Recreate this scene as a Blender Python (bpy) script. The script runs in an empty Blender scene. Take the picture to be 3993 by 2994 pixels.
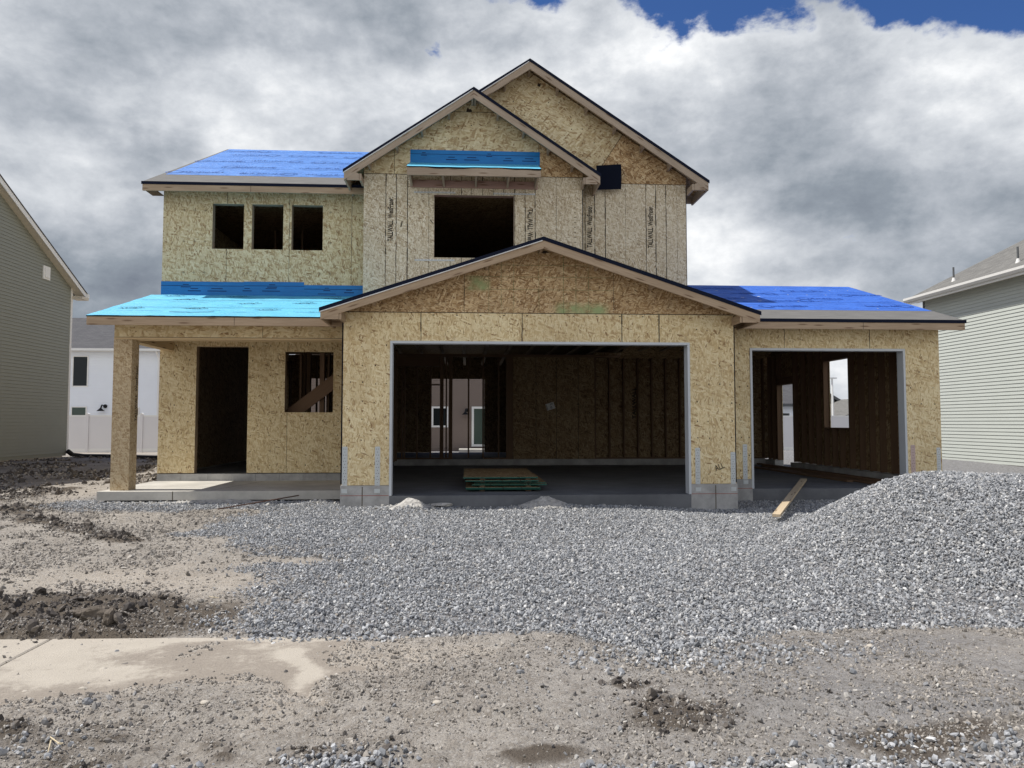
import bpy, bmesh, math, random
import numpy as np
from mathutils import Vector, Matrix
random.seed(7); RNG = np.random.default_rng(11)
S = bpy.context.scene
COL = S.collection
R = math.radians

# ------------------------------------------------------------------ node helpers
class NG:
    def __init__(s, nt): s.nt = nt
    def n(s, typ, ins=None, **pr):
        nd = s.nt.nodes.new(typ)
        for k, v in pr.items(): setattr(nd, k, v)
        if ins:
            for k, v in ins.items():
                sock = nd.inputs[k]
                if hasattr(v, 'is_output'): s.nt.links.new(v, sock)
                else: sock.default_value = v
        return nd
    def math(s, op, a, b=0.0, c=None, clamp=False):
        nd = s.n('ShaderNodeMath', operation=op, use_clamp=clamp)
        for i, v in enumerate([a, b] + ([c] if c is not None else [])):
            if hasattr(v, 'is_output'): s.nt.links.new(v, nd.inputs[i])
            else: nd.inputs[i].default_value = v
        return nd.outputs[0]
    def mix(s, f, a, b, mode='MIX'):
        nd = s.n('ShaderNodeMix', data_type='RGBA', blend_type=mode, clamp_factor=True)
        for k, v in ((0, f), (6, a), (7, b)):
            if hasattr(v, 'is_output'): s.nt.links.new(v, nd.inputs[k])
            else: nd.inputs[k].default_value = v if k == 0 else (*v, 1) if len(v) == 3 else v
        return nd.outputs[2]
    def ramp(s, f, stops, interp='LINEAR'):
        nd = s.n('ShaderNodeValToRGB'); cr = nd.color_ramp; cr.interpolation = interp
        while len(cr.elements) < len(stops): cr.elements.new(0.5)
        for e, (p, c) in zip(cr.elements, stops):
            e.position = p; e.color = (*c, 1) if len(c) == 3 else c
        s.nt.links.new(f, nd.inputs[0]); return nd.outputs[0]
    def smooth(s, v, a, b):
        nd = s.n('ShaderNodeMapRange', interpolation_type='SMOOTHSTEP')
        s.nt.links.new(v, nd.inputs[0]); nd.inputs[1].default_value = a; nd.inputs[2].default_value = b
        return nd.outputs[0]

def new_mat(name):
    m = bpy.data.materials.new(name); m.use_nodes = True
    nt = m.node_tree; nt.nodes.clear(); g = NG(nt)
    out = g.n('ShaderNodeOutputMaterial'); bs = g.n('ShaderNodeBsdfPrincipled')
    nt.links.new(bs.outputs[0], out.inputs[0])
    return m, g, bs
def setc(g, bs, col, rough=0.8, bump=None, bstr=0.3, bdist=0.01, spec=0.3):
    if hasattr(col, 'is_output'): g.nt.links.new(col, bs.inputs['Base Color'])
    else: bs.inputs['Base Color'].default_value = (*col, 1)
    if hasattr(rough, 'is_output'): g.nt.links.new(rough, bs.inputs['Roughness'])
    else: bs.inputs['Roughness'].default_value = rough
    bs.inputs['Specular IOR Level'].default_value = spec
    if bump is not None:
        b = g.n('ShaderNodeBump', {'Height': bump, 'Strength': bstr, 'Distance': bdist})
        g.nt.links.new(b.outputs[0], bs.inputs['Normal'])
def noise(g, vec, scale, detail=4, rough=0.55, dist=0.0, dim='3D'):
    nd = g.n('ShaderNodeTexNoise', {'Scale': scale, 'Detail': detail, 'Roughness': rough, 'Distortion': dist}, noise_dimensions=dim)
    if vec is not None: g.nt.links.new(vec, nd.inputs['Vector'])
    return nd.outputs[0]
def uvnode(g): return g.n('ShaderNodeUVMap', uv_map='UVMap').outputs[0]
def mapping(g, vec, rot=0, scale=(1, 1, 1), loc=(0, 0, 0)):
    return g.n('ShaderNodeMapping', {'Vector': vec, 'Rotation': (0, 0, rot), 'Scale': scale, 'Location': loc}).outputs[0]

def flat_mat(name, col, rough=0.7, spec=0.3, var=0.12, vscale=6.0, metal=0.0):
    m, g, bs = new_mat(name)
    tc = g.n('ShaderNodeTexCoord').outputs['Object']
    n = noise(g, tc, vscale, 5)
    c = g.mix(n, tuple(x * (1 - var) for x in col), tuple(min(1, x * (1 + var)) for x in col))
    setc(g, bs, c, rough, noise(g, tc, 60, 3), 0.12, 0.003, spec)
    bs.inputs['Metallic'].default_value = metal
    return m

def osb_mat(name, stops, rot=0.0, scale=1.0, weather=None, green=False):
    """strand board: overlapping long flakes turned in several directions"""
    m, g, bs = new_mat(name)
    uv = uvnode(g)
    wob = g.n('ShaderNodeTexNoise', {'Scale': 3.0, 'Detail': 2.0}, noise_dimensions='2D')
    g.nt.links.new(uv, wob.inputs['Vector'])
    off = g.n('ShaderNodeVectorMath', operation='SCALE', ins={0: wob.outputs['Color'], 'Scale': 0.05})
    base = g.n('ShaderNodeVectorMath', operation='ADD', ins={0: uv, 1: off.outputs[0]}).outputs[0]
    col = None; hgt = None
    angs = [0.1, 0.85, -0.7, 1.45, -0.3, 0.45, -1.2, 0.0]
    for i, a in enumerate(angs):
        L = (0.18, 0.15, 0.16, 0.13, 0.17, 0.12, 0.15, 0.11)[i] * scale
        W = (0.050, 0.044, 0.046, 0.038, 0.036, 0.030, 0.034, 0.018)[i] * scale
        mp = mapping(g, base, a + rot, (1, 1, 1), (i * 3.7, i * 5.1, 0))
        mp = mapping(g, mp, 0, (1 / L, 1 / W, 1))
        v = g.n('ShaderNodeTexVoronoi', {'Scale': 1.0, 'Randomness': 1.0}, voronoi_dimensions='2D', feature='F1', distance='MANHATTAN' if i % 2 else 'EUCLIDEAN')
        g.nt.links.new(mp, v.inputs['Vector'])
        sep = g.n('ShaderNodeSeparateColor', {0: v.outputs['Color']})
        c = g.ramp(sep.outputs[0], stops, 'CONSTANT')
        edge = g.smooth(v.outputs['Distance'], 0.45, 0.85)
        c = g.mix(g.math('MULTIPLY', edge, 0.30), c, (0.20, 0.14, 0.07))
        if col is None: col = c; hgt = sep.outputs[2]
        else:
            mask = g.math('MULTIPLY', g.math('GREATER_THAN', sep.outputs[1], 0.52 if i < 6 else 0.66), g.math('LESS_THAN', v.outputs['Distance'], 0.55))
            col = g.mix(mask, col, c)
            hm = g.n('ShaderNodeMix', data_type='FLOAT')
            g.nt.links.new(mask, hm.inputs[0]); g.nt.links.new(hgt, hm.inputs[2]); g.nt.links.new(sep.outputs[2], hm.inputs[3])
            hgt = hm.outputs[0]
    fine = noise(g, mapping(g, uv, rot, (60, 14, 1)), 1.0, 4)
    col = g.mix(0.22, col, g.ramp(fine, [(0.3, (0.25, 0.19, 0.10)), (0.7, (0.75, 0.65, 0.43))]), 'OVERLAY')
    big = noise(g, uv, 0.8, 3)
    sn = g.n('ShaderNodeVectorMath', operation='SNAP', ins={0: mapping(g, uv, 0, (1, 1, 1), (.37, .55, 0)), 1: (1.22, 2.44, 1)}).outputs[0]
    wn = g.n('ShaderNodeTexWhiteNoise', {'Vector': sn}, noise_dimensions='2D').outputs[0]
    col = g.mix(1.0, col, g.ramp(wn, [(0, (.86, .84, .82)), (1, (1.0, 1.0, 1.0))]), 'MULTIPLY')
    st = g.smooth(noise(g, mapping(g, uv, 0, (1.6, .5, 1)), 1.3, 6, .65), .56, .74)
    col = g.mix(g.math('MULTIPLY', st, .22), col, (.30, .235, .15))
    if weather: col = g.mix(g.math('MULTIPLY', g.smooth(big, 0.3, 0.7), weather[1]), col, weather[0])
    else: col = g.mix(g.math('MULTIPLY', g.smooth(big, 0.35, 0.75), 0.18), col, (0.36, 0.27, 0.15))
    if green:
        sx = g.n('ShaderNodeSeparateXYZ', {0: uv})
        fx = g.math('MULTIPLY', g.smooth(sx.outputs[0], 1.35, 1.6), g.math('SUBTRACT', 1.0, g.smooth(sx.outputs[0], 2.2, 2.42)))
        fz = g.math('SUBTRACT', 1.0, g.smooth(sx.outputs[1], 3.5, 3.66))
        col = g.mix(g.math('MULTIPLY', g.math('MULTIPLY', fx, fz), g.smooth(noise(g, uv, 5, 4), .3, .65)), col, (0.30, 0.36, 0.17))
        fx2 = g.math('MULTIPLY', g.smooth(sx.outputs[0], -.1, .05), g.math('SUBTRACT', 1.0, g.smooth(sx.outputs[0], .25, .4)))
        fz2 = g.math('MULTIPLY', g.smooth(sx.outputs[1], 3.75, 3.85), g.math('SUBTRACT', 1.0, g.smooth(sx.outputs[1], 3.95, 4.08)))
        col = g.mix(g.math('MULTIPLY', g.math('MULTIPLY', fx2, fz2), g.smooth(noise(g, uv, 5, 4), .3, .65)), col, (0.30, 0.36, 0.17))
    setc(g, bs, col, 0.75, hgt, 0.45, 0.003, 0.25)
    return m

FRESH = [(0.0, (0.77, 0.655, 0.435)), (0.22, (0.65, 0.525, 0.315)), (0.40, (0.82, 0.72, 0.51)), (0.60, (0.58, 0.455, 0.265)),
         (0.72, (0.72, 0.61, 0.40)), (0.88, (0.49, 0.365, 0.205)), (0.965, (0.32, 0.215, 0.115))]
GREYD = [(0.0, (0.60, 0.54, 0.42)), (0.25, (0.71, 0.66, 0.55)), (0.42, (0.50, 0.43, 0.32)), (0.60, (0.78, 0.735, 0.63)),
         (0.78, (0.40, 0.33, 0.23)), (0.94, (0.25, 0.19, 0.125))]
BROWN = [(0.0, (0.46, 0.325, 0.18)), (0.2, (0.33, 0.215, 0.11)), (0.40, (0.60, 0.46, 0.285)), (0.58, (0.26, 0.16, 0.08)),
         (0.72, (0.49, 0.37, 0.23)), (0.86, (0.68, 0.555, 0.37)), (0.95, (0.17, 0.10, 0.05))]
POST = [(0.0, (0.52, 0.43, 0.30)), (0.25, (0.44, 0.345, 0.225)), (0.45, (0.60, 0.51, 0.37)), (0.65, (0.37, 0.275, 0.165)), (0.82, (0.55, 0.47, 0.34)), (0.94, (0.26, 0.18, 0.10))]
OLIVE = [(0.0, (0.66, 0.58, 0.40)), (0.25, (0.51, 0.42, 0.255)), (0.42, (0.73, 0.665, 0.49)), (0.60, (0.43, 0.33, 0.195)),
         (0.76, (0.62, 0.545, 0.385)), (0.92, (0.30, 0.21, 0.115))]
M = {}
M['osb'] = osb_mat('strand board fresh', FRESH, 1.5, 0.8)
M['osb_long'] = osb_mat('strand board fresh lengthwise', FRESH, 0.0, 1.25)
M['osb_up'] = osb_mat('strand board upper wall', OLIVE, 1.4, 0.85)
M['osb_grey'] = osb_mat('strand board weathered', GREYD, 1.5, 0.62, ((0.58, 0.525, 0.40), 0.35))
M['osb_gable'] = osb_mat('strand board gable', OLIVE, 0.0, 1.1)
M['osb_brown'] = osb_mat('strand board dark', BROWN, 0.05, 0.7, None, True)
M['osb_post'] = osb_mat('strand board post', POST, 1.1, 0.55)
BROWN_SHADE = [(p, tuple(x * .55 for x in c)) for p, c in BROWN]  # brown board dimmed in colour to stand for interior shade
M['osb_shade'] = osb_mat('strand board shaded copy', BROWN_SHADE, 1.5, 0.9)
M['osb_dk'] = osb_mat('strand board brown', BROWN, 0.7, 0.9)

def lumber_mat(name, c0, c1, knots=True):
    m, g, bs = new_mat(name); uv = uvnode(g)
    d = noise(g, mapping(g, uv, 0, (0.8, 6, 1)), 1.0, 3)
    w = g.n('ShaderNodeTexNoise', {'Scale': 1.0, 'Detail': 6.0, 'Roughness': 0.6, 'Distortion': 0.6}, noise_dimensions='2D')
    g.nt.links.new(mapping(g, uv, 0, (2.2, 55, 1)), w.inputs['Vector'])
    c = g.mix(w.outputs[0], c0, c1)
    c = g.mix(g.math('MULTIPLY', g.smooth(d, 0.35, 0.7), 0.35), c, tuple(x * 0.72 for x in c0))
    if knots:
        v = g.n('ShaderNodeTexVoronoi', {'Scale': 1.0, 'Randomness': 1.0}, voronoi_dimensions='2D')
        g.nt.links.new(mapping(g, uv, 0, (1.3, 9.0, 1)), v.inputs['Vector'])
        k = g.math('SUBTRACT', 1.0, g.smooth(v.outputs['Distance'], 0.05, 0.16))
        c = g.mix(g.math('MULTIPLY', k, 0.75), c, (0.13, 0.075, 0.04))
    setc(g, bs, c, 0.75, w.outputs[0], 0.25, 0.002, 0.25)
    return m
M['wood'] = lumber_mat('framing lumber', (0.29, 0.20, 0.125), (0.52, 0.405, 0.285))
M['wood_grey'] = lumber_mat('framing lumber weathered', (0.28, 0.215, 0.155), (0.48, 0.395, 0.305))
M['wood_new'] = lumber_mat('framing lumber fresh', (0.55, 0.40, 0.22), (0.70, 0.55, 0.34))
M['wood_pale'] = lumber_mat('dry pale plank', (0.42, 0.33, 0.22), (0.56, 0.46, 0.33))
M['wood_shade'] = lumber_mat('framing lumber interior shade', (0.12, 0.073, 0.043), (0.20, 0.125, 0.075), False)  # indoor lumber colour darkened to deepen the shade of the rooms
M['wood_purple'] = lumber_mat('ledger lumber', (0.32, 0.205, 0.175), (0.42, 0.29, 0.25))
M['ink'] = flat_mat('black stencil ink', (0.03, 0.028, 0.025), 0.9, 0.1)
M['dimink'] = flat_mat('faded stencil ink', (0.10, 0.085, 0.06), 0.9, 0.1)
M['greenink'] = flat_mat('green chalk ink', (0.14, 0.17, 0.08), 0.9, 0.1)
M['redink'] = flat_mat('red chalk line', (0.32, 0.10, 0.09), 0.9, 0.1)
M['drip'] = flat_mat('dark drip edge', (0.006, 0.009, 0.022), 0.75, 0.12)
M['flange'] = flat_mat('pale drip flange', (0.72, 0.72, 0.70), 0.5, 0.3)
M['felt'] = flat_mat('black felt', (0.006, 0.008, 0.016), 0.95, 0.08)
M['primer'] = flat_mat('grey primed trim', (0.52, 0.55, 0.58), 0.6, 0.3, 0.06)
M['galv'] = flat_mat('galvanised steel', (0.50, 0.53, 0.54), 0.45, 0.5, 0.12, 30, 0.35)
M['galv_pink'] = flat_mat('stained steel', (0.47, 0.36, 0.34), 0.5, 0.4, 0.12, 30, 0.2)
M['hole'] = flat_mat('dark nail head', (0.04, 0.03, 0.022), 0.8, 0.2)

def concrete_mat(name, col, var=0.22, sc=1.0):
    m, g, bs = new_mat(name); tc = g.n('ShaderNodeTexCoord').outputs['Object']
    a = noise(g, tc, 1.3 * sc, 6, 0.65); b = noise(g, tc, 14 * sc, 5, 0.6)
    c = g.mix(g.smooth(a, 0.3, 0.72), tuple(x * (1 - var) for x in col), tuple(min(1, x * (1 + var * .5)) for x in col))
    c = g.mix(g.math('MULTIPLY', g.smooth(b, 0.45, 0.8), 0.25), c, tuple(x * 0.6 for x in col))
    setc(g, bs, c, 0.85, noise(g, tc, 70, 4), 0.3, 0.004, 0.2)
    return m
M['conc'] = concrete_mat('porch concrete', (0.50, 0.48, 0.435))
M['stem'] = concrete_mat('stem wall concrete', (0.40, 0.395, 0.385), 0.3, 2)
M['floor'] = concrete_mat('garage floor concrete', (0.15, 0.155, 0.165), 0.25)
M['walk'] = concrete_mat('sidewalk concrete', (0.56, 0.51, 0.44), 0.2)
M['rubble'] = concrete_mat('spilt concrete', (0.58, 0.555, 0.51), 0.3, 4)

def sheet_mat(name, col, dark, rough=0.35, spec=0.4, wr=0.5):
    m, g, bs = new_mat(name); uv = uvnode(g)
    a = noise(g, mapping(g, uv, 0.2, (1.0, 2.5, 1)), 2.2, 6, 0.6, 0.8)
    b = noise(g, mapping(g, uv, -0.3, (1.5, 3.0, 1)), 7, 3, 0.5, 1.0)
    c = g.mix(g.smooth(a, 0.3, 0.7), col, dark)
    h = g.math('ADD', a, g.math('MULTIPLY', b, 0.35)); h = g.math('ADD', h, g.math('MULTIPLY', g.smooth(noise(g, mapping(g, uv, .1, (0.35, 5, 1)), 3.0, 4, .6, 1.2), .45, .7), .3))
    setc(g, bs, c, rough, h, wr, 0.05, spec)
    return m
M['cyan'] = sheet_mat('glare pale roof membrane', (0.125, 0.50, 0.70), (0.10, 0.43, 0.64), 0.5, 0.3, 0.7)  # same sheet as the other blues, its glare put into a paler colour
M['blue_l'] = sheet_mat('sky blue roof sheet', (0.085, 0.24, 0.62), (0.055, 0.175, 0.50), 0.5, 0.3, 0.8)
M['blue_r'] = sheet_mat('royal blue roof sheet', (0.05, 0.16, 0.60), (0.035, 0.12, 0.49), 0.5, 0.3, 0.8)  # one sheet product; left and right tones follow light on each slope
M['blue_f'] = sheet_mat('blue flashing membrane', (0.006, 0.175, 0.47), (0.005, 0.145, 0.41), 0.4, 0.3, 0.25)
M['prn_dk'] = flat_mat('membrane print', (0.006, 0.02, 0.085), 0.6, 0.2)
M['prn_cy'] = flat_mat('membrane print pale', (0.012, 0.06, 0.11), 0.6, 0.2)
M['prn_rt'] = flat_mat('royal sheet print', (0.016, 0.06, 0.30), 0.6, 0.2)
M['prn_bl'] = flat_mat('roof sheet print', (0.04, 0.10, 0.30), 0.6, 0.2)
def iceband_mat():
    m, g, bs = new_mat('grey eave underlayment'); uv = uvnode(g)
    a = noise(g, mapping(g, uv, 0, (1.2, 14, 1)), 2.0, 6, 0.65)
    b = noise(g, uv, 60, 3)
    c = g.mix(g.smooth(a, 0.3, 0.7), (0.115, 0.112, 0.105), (0.19, 0.185, 0.175))
    c = g.mix(g.math('MULTIPLY', b, 0.3), c, (0.08, 0.08, 0.075))
    setc(g, bs, c, 0.8, b, 0.2, 0.003, 0.2); return m
M['ice'] = iceband_mat()
M['sid_l_shaded'] = flat_mat('sage siding', (0.26, 0.27, 0.235), 0.55, 0.3, 0.05, 2)  # sage darkened in colour for the gable end's shade
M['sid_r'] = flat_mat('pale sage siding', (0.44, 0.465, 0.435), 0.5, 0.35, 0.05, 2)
M['sid_w'] = flat_mat('white siding', (0.80, 0.84, 0.90), 0.55, 0.3, 0.04, 2)
M['sid_b'] = flat_mat('taupe siding', (0.215, 0.17, 0.145), 0.6, 0.3, 0.06, 2)
M['sid_g'] = flat_mat('grey siding', (0.40, 0.42, 0.42), 0.6, 0.3, 0.06, 2)
M['trim'] = flat_mat('white trim', (0.78, 0.78, 0.76), 0.5, 0.35, 0.04)
M['soffit'] = flat_mat('cream soffit', (0.62, 0.57, 0.48), 0.6, 0.3, 0.05)
M['vinyl'] = flat_mat('white vinyl', (0.70, 0.69, 0.70), 0.45, 0.35, 0.04, 1.5)
M['block'] = concrete_mat('foundation block', (0.42, 0.385, 0.33), 0.2, 2)
M['gut'] = flat_mat('gutter metal', (0.66, 0.65, 0.63), 0.45, 0.4, 0.04)
M['vent'] = flat_mat('vent pipe grey', (0.10, 0.105, 0.11), 0.6, 0.3)
M['black'] = flat_mat('black plastic', (0.012, 0.012, 0.013), 0.55, 0.3)
M['paper'] = flat_mat('pale paper', (0.62, 0.62, 0.60), 0.8, 0.2, 0.05)
M['grn'] = flat_mat('green edge paint', (0.02, 0.09, 0.07), 0.7, 0.2)
M['rust'] = flat_mat('rusty bar', (0.10, 0.06, 0.045), 0.8, 0.2)
M['twig'] = flat_mat('dry straw', (0.52, 0.44, 0.30), 0.8, 0.2)
def glass_mat(name, col):
    m, g, bs = new_mat(name); setc(g, bs, col, 0.12, None, spec=0.25); return m
M['glass'] = glass_mat('dark window glass', (0.012, 0.016, 0.018))
M['glass_g'] = glass_mat('greenish window glass', (0.06, 0.085, 0.07))
def shingle_mat(name, c0, c1, c2):
    m, g, bs = new_mat(name); uv = uvnode(g)
    def br(sc, c_a, c_b):
        b = g.n('ShaderNodeTexBrick', {'Vector': uv, 'Color1': (*c_a, 1), 'Color2': (*c_b, 1), 'Mortar': (*[x * 0.45 for x in c0], 1), 'Scale': 1.0,
             'Mortar Size': 0.006, 'Mortar Smooth': 0.3, 'Bias': 0.0, 'Brick Width': sc, 'Row Height': 0.14}, offset=0.37)
        return b
    b1 = br(0.24, c0, c1); b2 = br(0.41, c1, c2)
    c = g.mix(0.5, b1.outputs[0], b2.outputs[0])
    c = g.mix(g.math('MULTIPLY', noise(g, uv, 45, 3), 0.5), c, tuple(x * 0.55 for x in c0))
    setc(g, bs, c, 0.9, b1.outputs[1], 0.4, -0.01, 0.15); return m
M['shing_d'] = shingle_mat('charcoal shingles', (0.085, 0.085, 0.092), (0.13, 0.13, 0.135), (0.10, 0.10, 0.11))
M['shing_l'] = shingle_mat('weathered shingles', (0.13, 0.128, 0.12), (0.235, 0.23, 0.215), (0.18, 0.175, 0.165))

# ------------------------------------------------------------------ mesh builder
class MB:
    def __init__(s): s.v = []; s.f = []; s.mi = []; s.uv = []
    def face(s, pts, mi=0, uv=None):
        b = len(s.v); s.v += [tuple(p) for p in pts]; s.f.append(tuple(range(b, b + len(pts)))); s.mi.append(mi); s.uv.append(uv); return s
    def box(s, x0, x1, y0, y1, z0, z1, mi=0, grain=True):
        P = [(x, y, z) for z in (z0, z1) for y in (y0, y1) for x in (x0, x1)]
        d = (x1 - x0, y1 - y0, z1 - z0); ax = d.index(max(d)); o = (random.random() * 9, random.random() * 9)
        for q, n in (((0, 1, 5, 4), 1), ((3, 2, 6, 7), 1), ((2, 0, 4, 6), 0), ((1, 3, 7, 5), 0), ((4, 5, 7, 6), 2), ((2, 3, 1, 0), 2)):
            pts = [P[i] for i in q]; uv = None
            if grain:
                a = ax if ax != n else (n + 1) % 3
                c = 3 - n - a
                uv = [(p[a] + o[0], p[c] + o[1]) for p in pts]
            s.face(pts, mi, uv)
        return s
    def beam(s, p0, p1, w, h, up=(0, 0, 1), mi=0, taper=1.0):
        p0 = Vector(p0); p1 = Vector(p1); t = (p1 - p0); L = t.length; t.normalize()
        sd = t.cross(Vector(up)).normalized(); u = sd.cross(t).normalized(); o = random.random() * 9
        c = []
        for k, (e, sc) in enumerate(((p0, 1.0), (p1, taper))):
            for a, b in ((-1, -1), (1, -1), (1, 1), (-1, 1)): c.append(e + sd * (a * w / 2 * sc) + u * (b * h / 2 * sc))
        for i, (q, wd) in enumerate((((0, 1, 5, 4), w), ((1, 2, 6, 5), h), ((2, 3, 7, 6), w), ((3, 0, 4, 7), h))):
            s.face([c[j] for j in q], mi, [(o, i), (o, i + wd), (o + L, i + wd), (o + L, i)])
        s.face([c[3], c[2], c[1], c[0]], mi, [(o, 0), (o, w), (o + h, w), (o + h, 0)]); s.face(c[4:8], mi, [(o, 0), (o, w), (o + h, w), (o + h, 0)])
        return s
    def prism(s, poly, a0, a1, axis='y', mi=0, along=None):
        """poly in (x,z) for axis y or (y,z) for axis x, extruded a0..a1"""
        mk = (lambda p, a: (p[0], a, p[1])) if axis == 'y' else (lambda p, a: (a, p[0], p[1]))
        def U(p):
            if along is None: return (p[0], p[1])
            c, sn = math.cos(along), math.sin(along); return (p[0] * c + p[1] * sn, -p[0] * sn + p[1] * c)
        uv = [U(p) for p in poly]; n = len(poly)
        s.face([mk(p, a0) for p in poly], mi, uv); s.face([mk(p, a1) for p in reversed(poly)], mi, uv[::-1])
        for i in range(n):
            p, q = poly[i], poly[(i + 1) % n]; l = math.dist(p, q)
            s.face([mk(q, a0), mk(p, a0), mk(p, a1), mk(q, a1)], mi, [(l, 0), (0, 0), (0, a1 - a0), (l, a1 - a0)])
        return s
    def wall(s, xs, zs, holes, y0, y1, axis='y', mi=0):
        mk = (lambda x, y, z: (x, y, z)) if axis == 'y' else (lambda x, y, z: (y, x, z))
        xs = sorted(set([xs[0], xs[1]] + [h[0] for h in holes] + [h[1] for h in holes])); zs = sorted(set([zs[0], zs[1]] + [h[2] for h in holes] + [h[3] for h in holes]))
        def solid(i, k):
            if not (0 <= i < len(xs) - 1 and 0 <= k < len(zs) - 1): return False
            cx = (xs[i] + xs[i + 1]) / 2; cz = (zs[k] + zs[k + 1]) / 2
            return not any(h[0] < cx < h[1] and h[2] < cz < h[3] for h in holes)
        for i in range(len(xs) - 1):
            for k in range(len(zs) - 1):
                if not solid(i, k): continue
                a, b, c, d = xs[i], xs[i + 1], zs[k], zs[k + 1]
                s.face([mk(a, y0, c), mk(b, y0, c), mk(b, y0, d), mk(a, y0, d)], mi); s.face([mk(b, y1, c), mk(a, y1, c), mk(a, y1, d), mk(b, y1, d)], mi)
                if not solid(i - 1, k): s.face([mk(a, y1, c), mk(a, y0, c), mk(a, y0, d), mk(a, y1, d)], mi)
                if not solid(i + 1, k): s.face([mk(b, y0, c), mk(b, y1, c), mk(b, y1, d), mk(b, y0, d)], mi)
                if not solid(i, k - 1): s.face([mk(a, y1, c), mk(b, y1, c), mk(b, y0, c), mk(a, y0, c)], mi)
                if not solid(i, k + 1): s.face([mk(a, y0, d), mk(b, y0, d), mk(b, y1, d), mk(a, y1, d)], mi)
        return s
    def slab(s, A, B, C, D, th, mi=0, mi_under=None):
        """sloping sheet: eave A-B, upper edge C-D (C above B); u along the eave, v up the slope"""
        A, B, C, D = map(Vector, (A, B, C, D)); u = (B - A).normalized(); n = (B - A).cross(D - A).normalized()
        if n.z < 0: n = -n
        v = n.cross(u).normalized()
        if v.z < 0: v = -v
        T = [A, B, C, D]; Bt = [p - n * th for p in T]; ou = A.dot(u) * 0
        uv = [((p).dot(u), (p - A).dot(v)) for p in T]
        s.face(T, mi, uv); s.face(Bt[::-1], mi if mi_under is None else mi_under, uv[::-1])
        for i in range(4):
            j = (i + 1) % 4; s.face([T[j], T[i], Bt[i], Bt[j]], mi if mi_under is None else mi_under)
        return s
    def cyl(s, p0, p1, r0, r1=None, n=10, mi=0):
        r1 = r0 if r1 is None else r1; p0 = Vector(p0); p1 = Vector(p1); t = (p1 - p0).normalized()
        a = t.orthogonal().normalized(); b = t.cross(a); ring = []
        for p, r in ((p0, r0), (p1, r1)): ring.append([p + (a * math.cos(2 * math.pi * i / n) + b * math.sin(2 * math.pi * i / n)) * r for i in range(n)])
        for i in range(n):
            j = (i + 1) % n; s.face([ring[0][i], ring[0][j], ring[1][j], ring[1][i]], mi)
        s.face(ring[0][::-1], mi); s.face(ring[1], mi); return s
    def ribbon(s, pts, w, org, eu, ev, mi=0):
        """flat stroke on a plane: pts in plane coordinates"""
        org = Vector(org); eu = Vector(eu); ev = Vector(ev)
        for (a, b), (c, d) in zip(pts[:-1], pts[1:]):
            dx, dy = c - a, d - b; l = math.hypot(dx, dy)
            if l < 1e-6: continue
            nx, ny = -dy / l * w / 2, dx / l * w / 2
            q = [(a + nx, b + ny), (a - nx, b - ny), (c - nx, d - ny), (c + nx, d + ny)]
            s.face([org + eu * p + ev * r for p, r in q], mi)
        return s
    def build(s, name, mats, parent=None, smooth=False):
        me = bpy.data.meshes.new(name); me.from_pydata(s.v, [], s.f)
        if not isinstance(mats, (list, tuple)): mats = [mats]
        for m in mats: me.materials.append(m)
        me.polygons.foreach_set('material_index', s.mi)
        ul = me.uv_layers.new(name='UVMap')
        for p, uv in zip(me.polygons, s.uv):
            if uv is None:
                n = p.normal; a = max(range(3), key=lambda i: abs(n[i])); ax = {0: (1, 2), 1: (0, 2), 2: (0, 1)}[a]
                for li in p.loop_indices:
                    co = me.vertices[me.loops[li].vertex_index].co; ul.data[li].uv = (co[ax[0]], co[ax[1]])
            else:
                for li, q in zip(p.loop_indices, uv): ul.data[li].uv = q
        bm = bmesh.new(); bm.from_mesh(me); bmesh.ops.remove_doubles(bm, verts=bm.verts, dist=1e-5)
        bmesh.ops.recalc_face_normals(bm, faces=bm.faces); bm.to_mesh(me); bm.free()
        if smooth: me.polygons.foreach_set('use_smooth', [True] * len(me.polygons))
        o = bpy.data.objects.new(name, me); COL.objects.link(o)
        if parent is not None:
            o.parent = parent
            o.matrix_parent_inverse = Matrix.Translation(-PIV[parent.name]) if parent.name in PIV else Matrix.Identity(4)
        return o
PIV = {}
def tag(o, label=None, cat=None, group=None, kind=None):
    for k, v in (('label', label), ('category', cat), ('group', group), ('kind', kind)):
        if v: o[k] = v
    return o
def thing(name, loc, label, cat, group=None):
    o = bpy.data.objects.new(name, None); COL.objects.link(o); o.location = loc; o.empty_display_size = 0.3
    o.matrix_world = Matrix.Translation(Vector(loc)); PIV[o.name] = Vector(loc)
    return tag(o, label, cat, group)
def sub(name, mb, mats, part):
    """sub-part under a part (the part sits unmoved in world coordinates)"""
    o = mb.build(name, mats, None); o.parent = part; o.matrix_parent_inverse = Matrix.Identity(4); return o
_font_cache = {}
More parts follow.
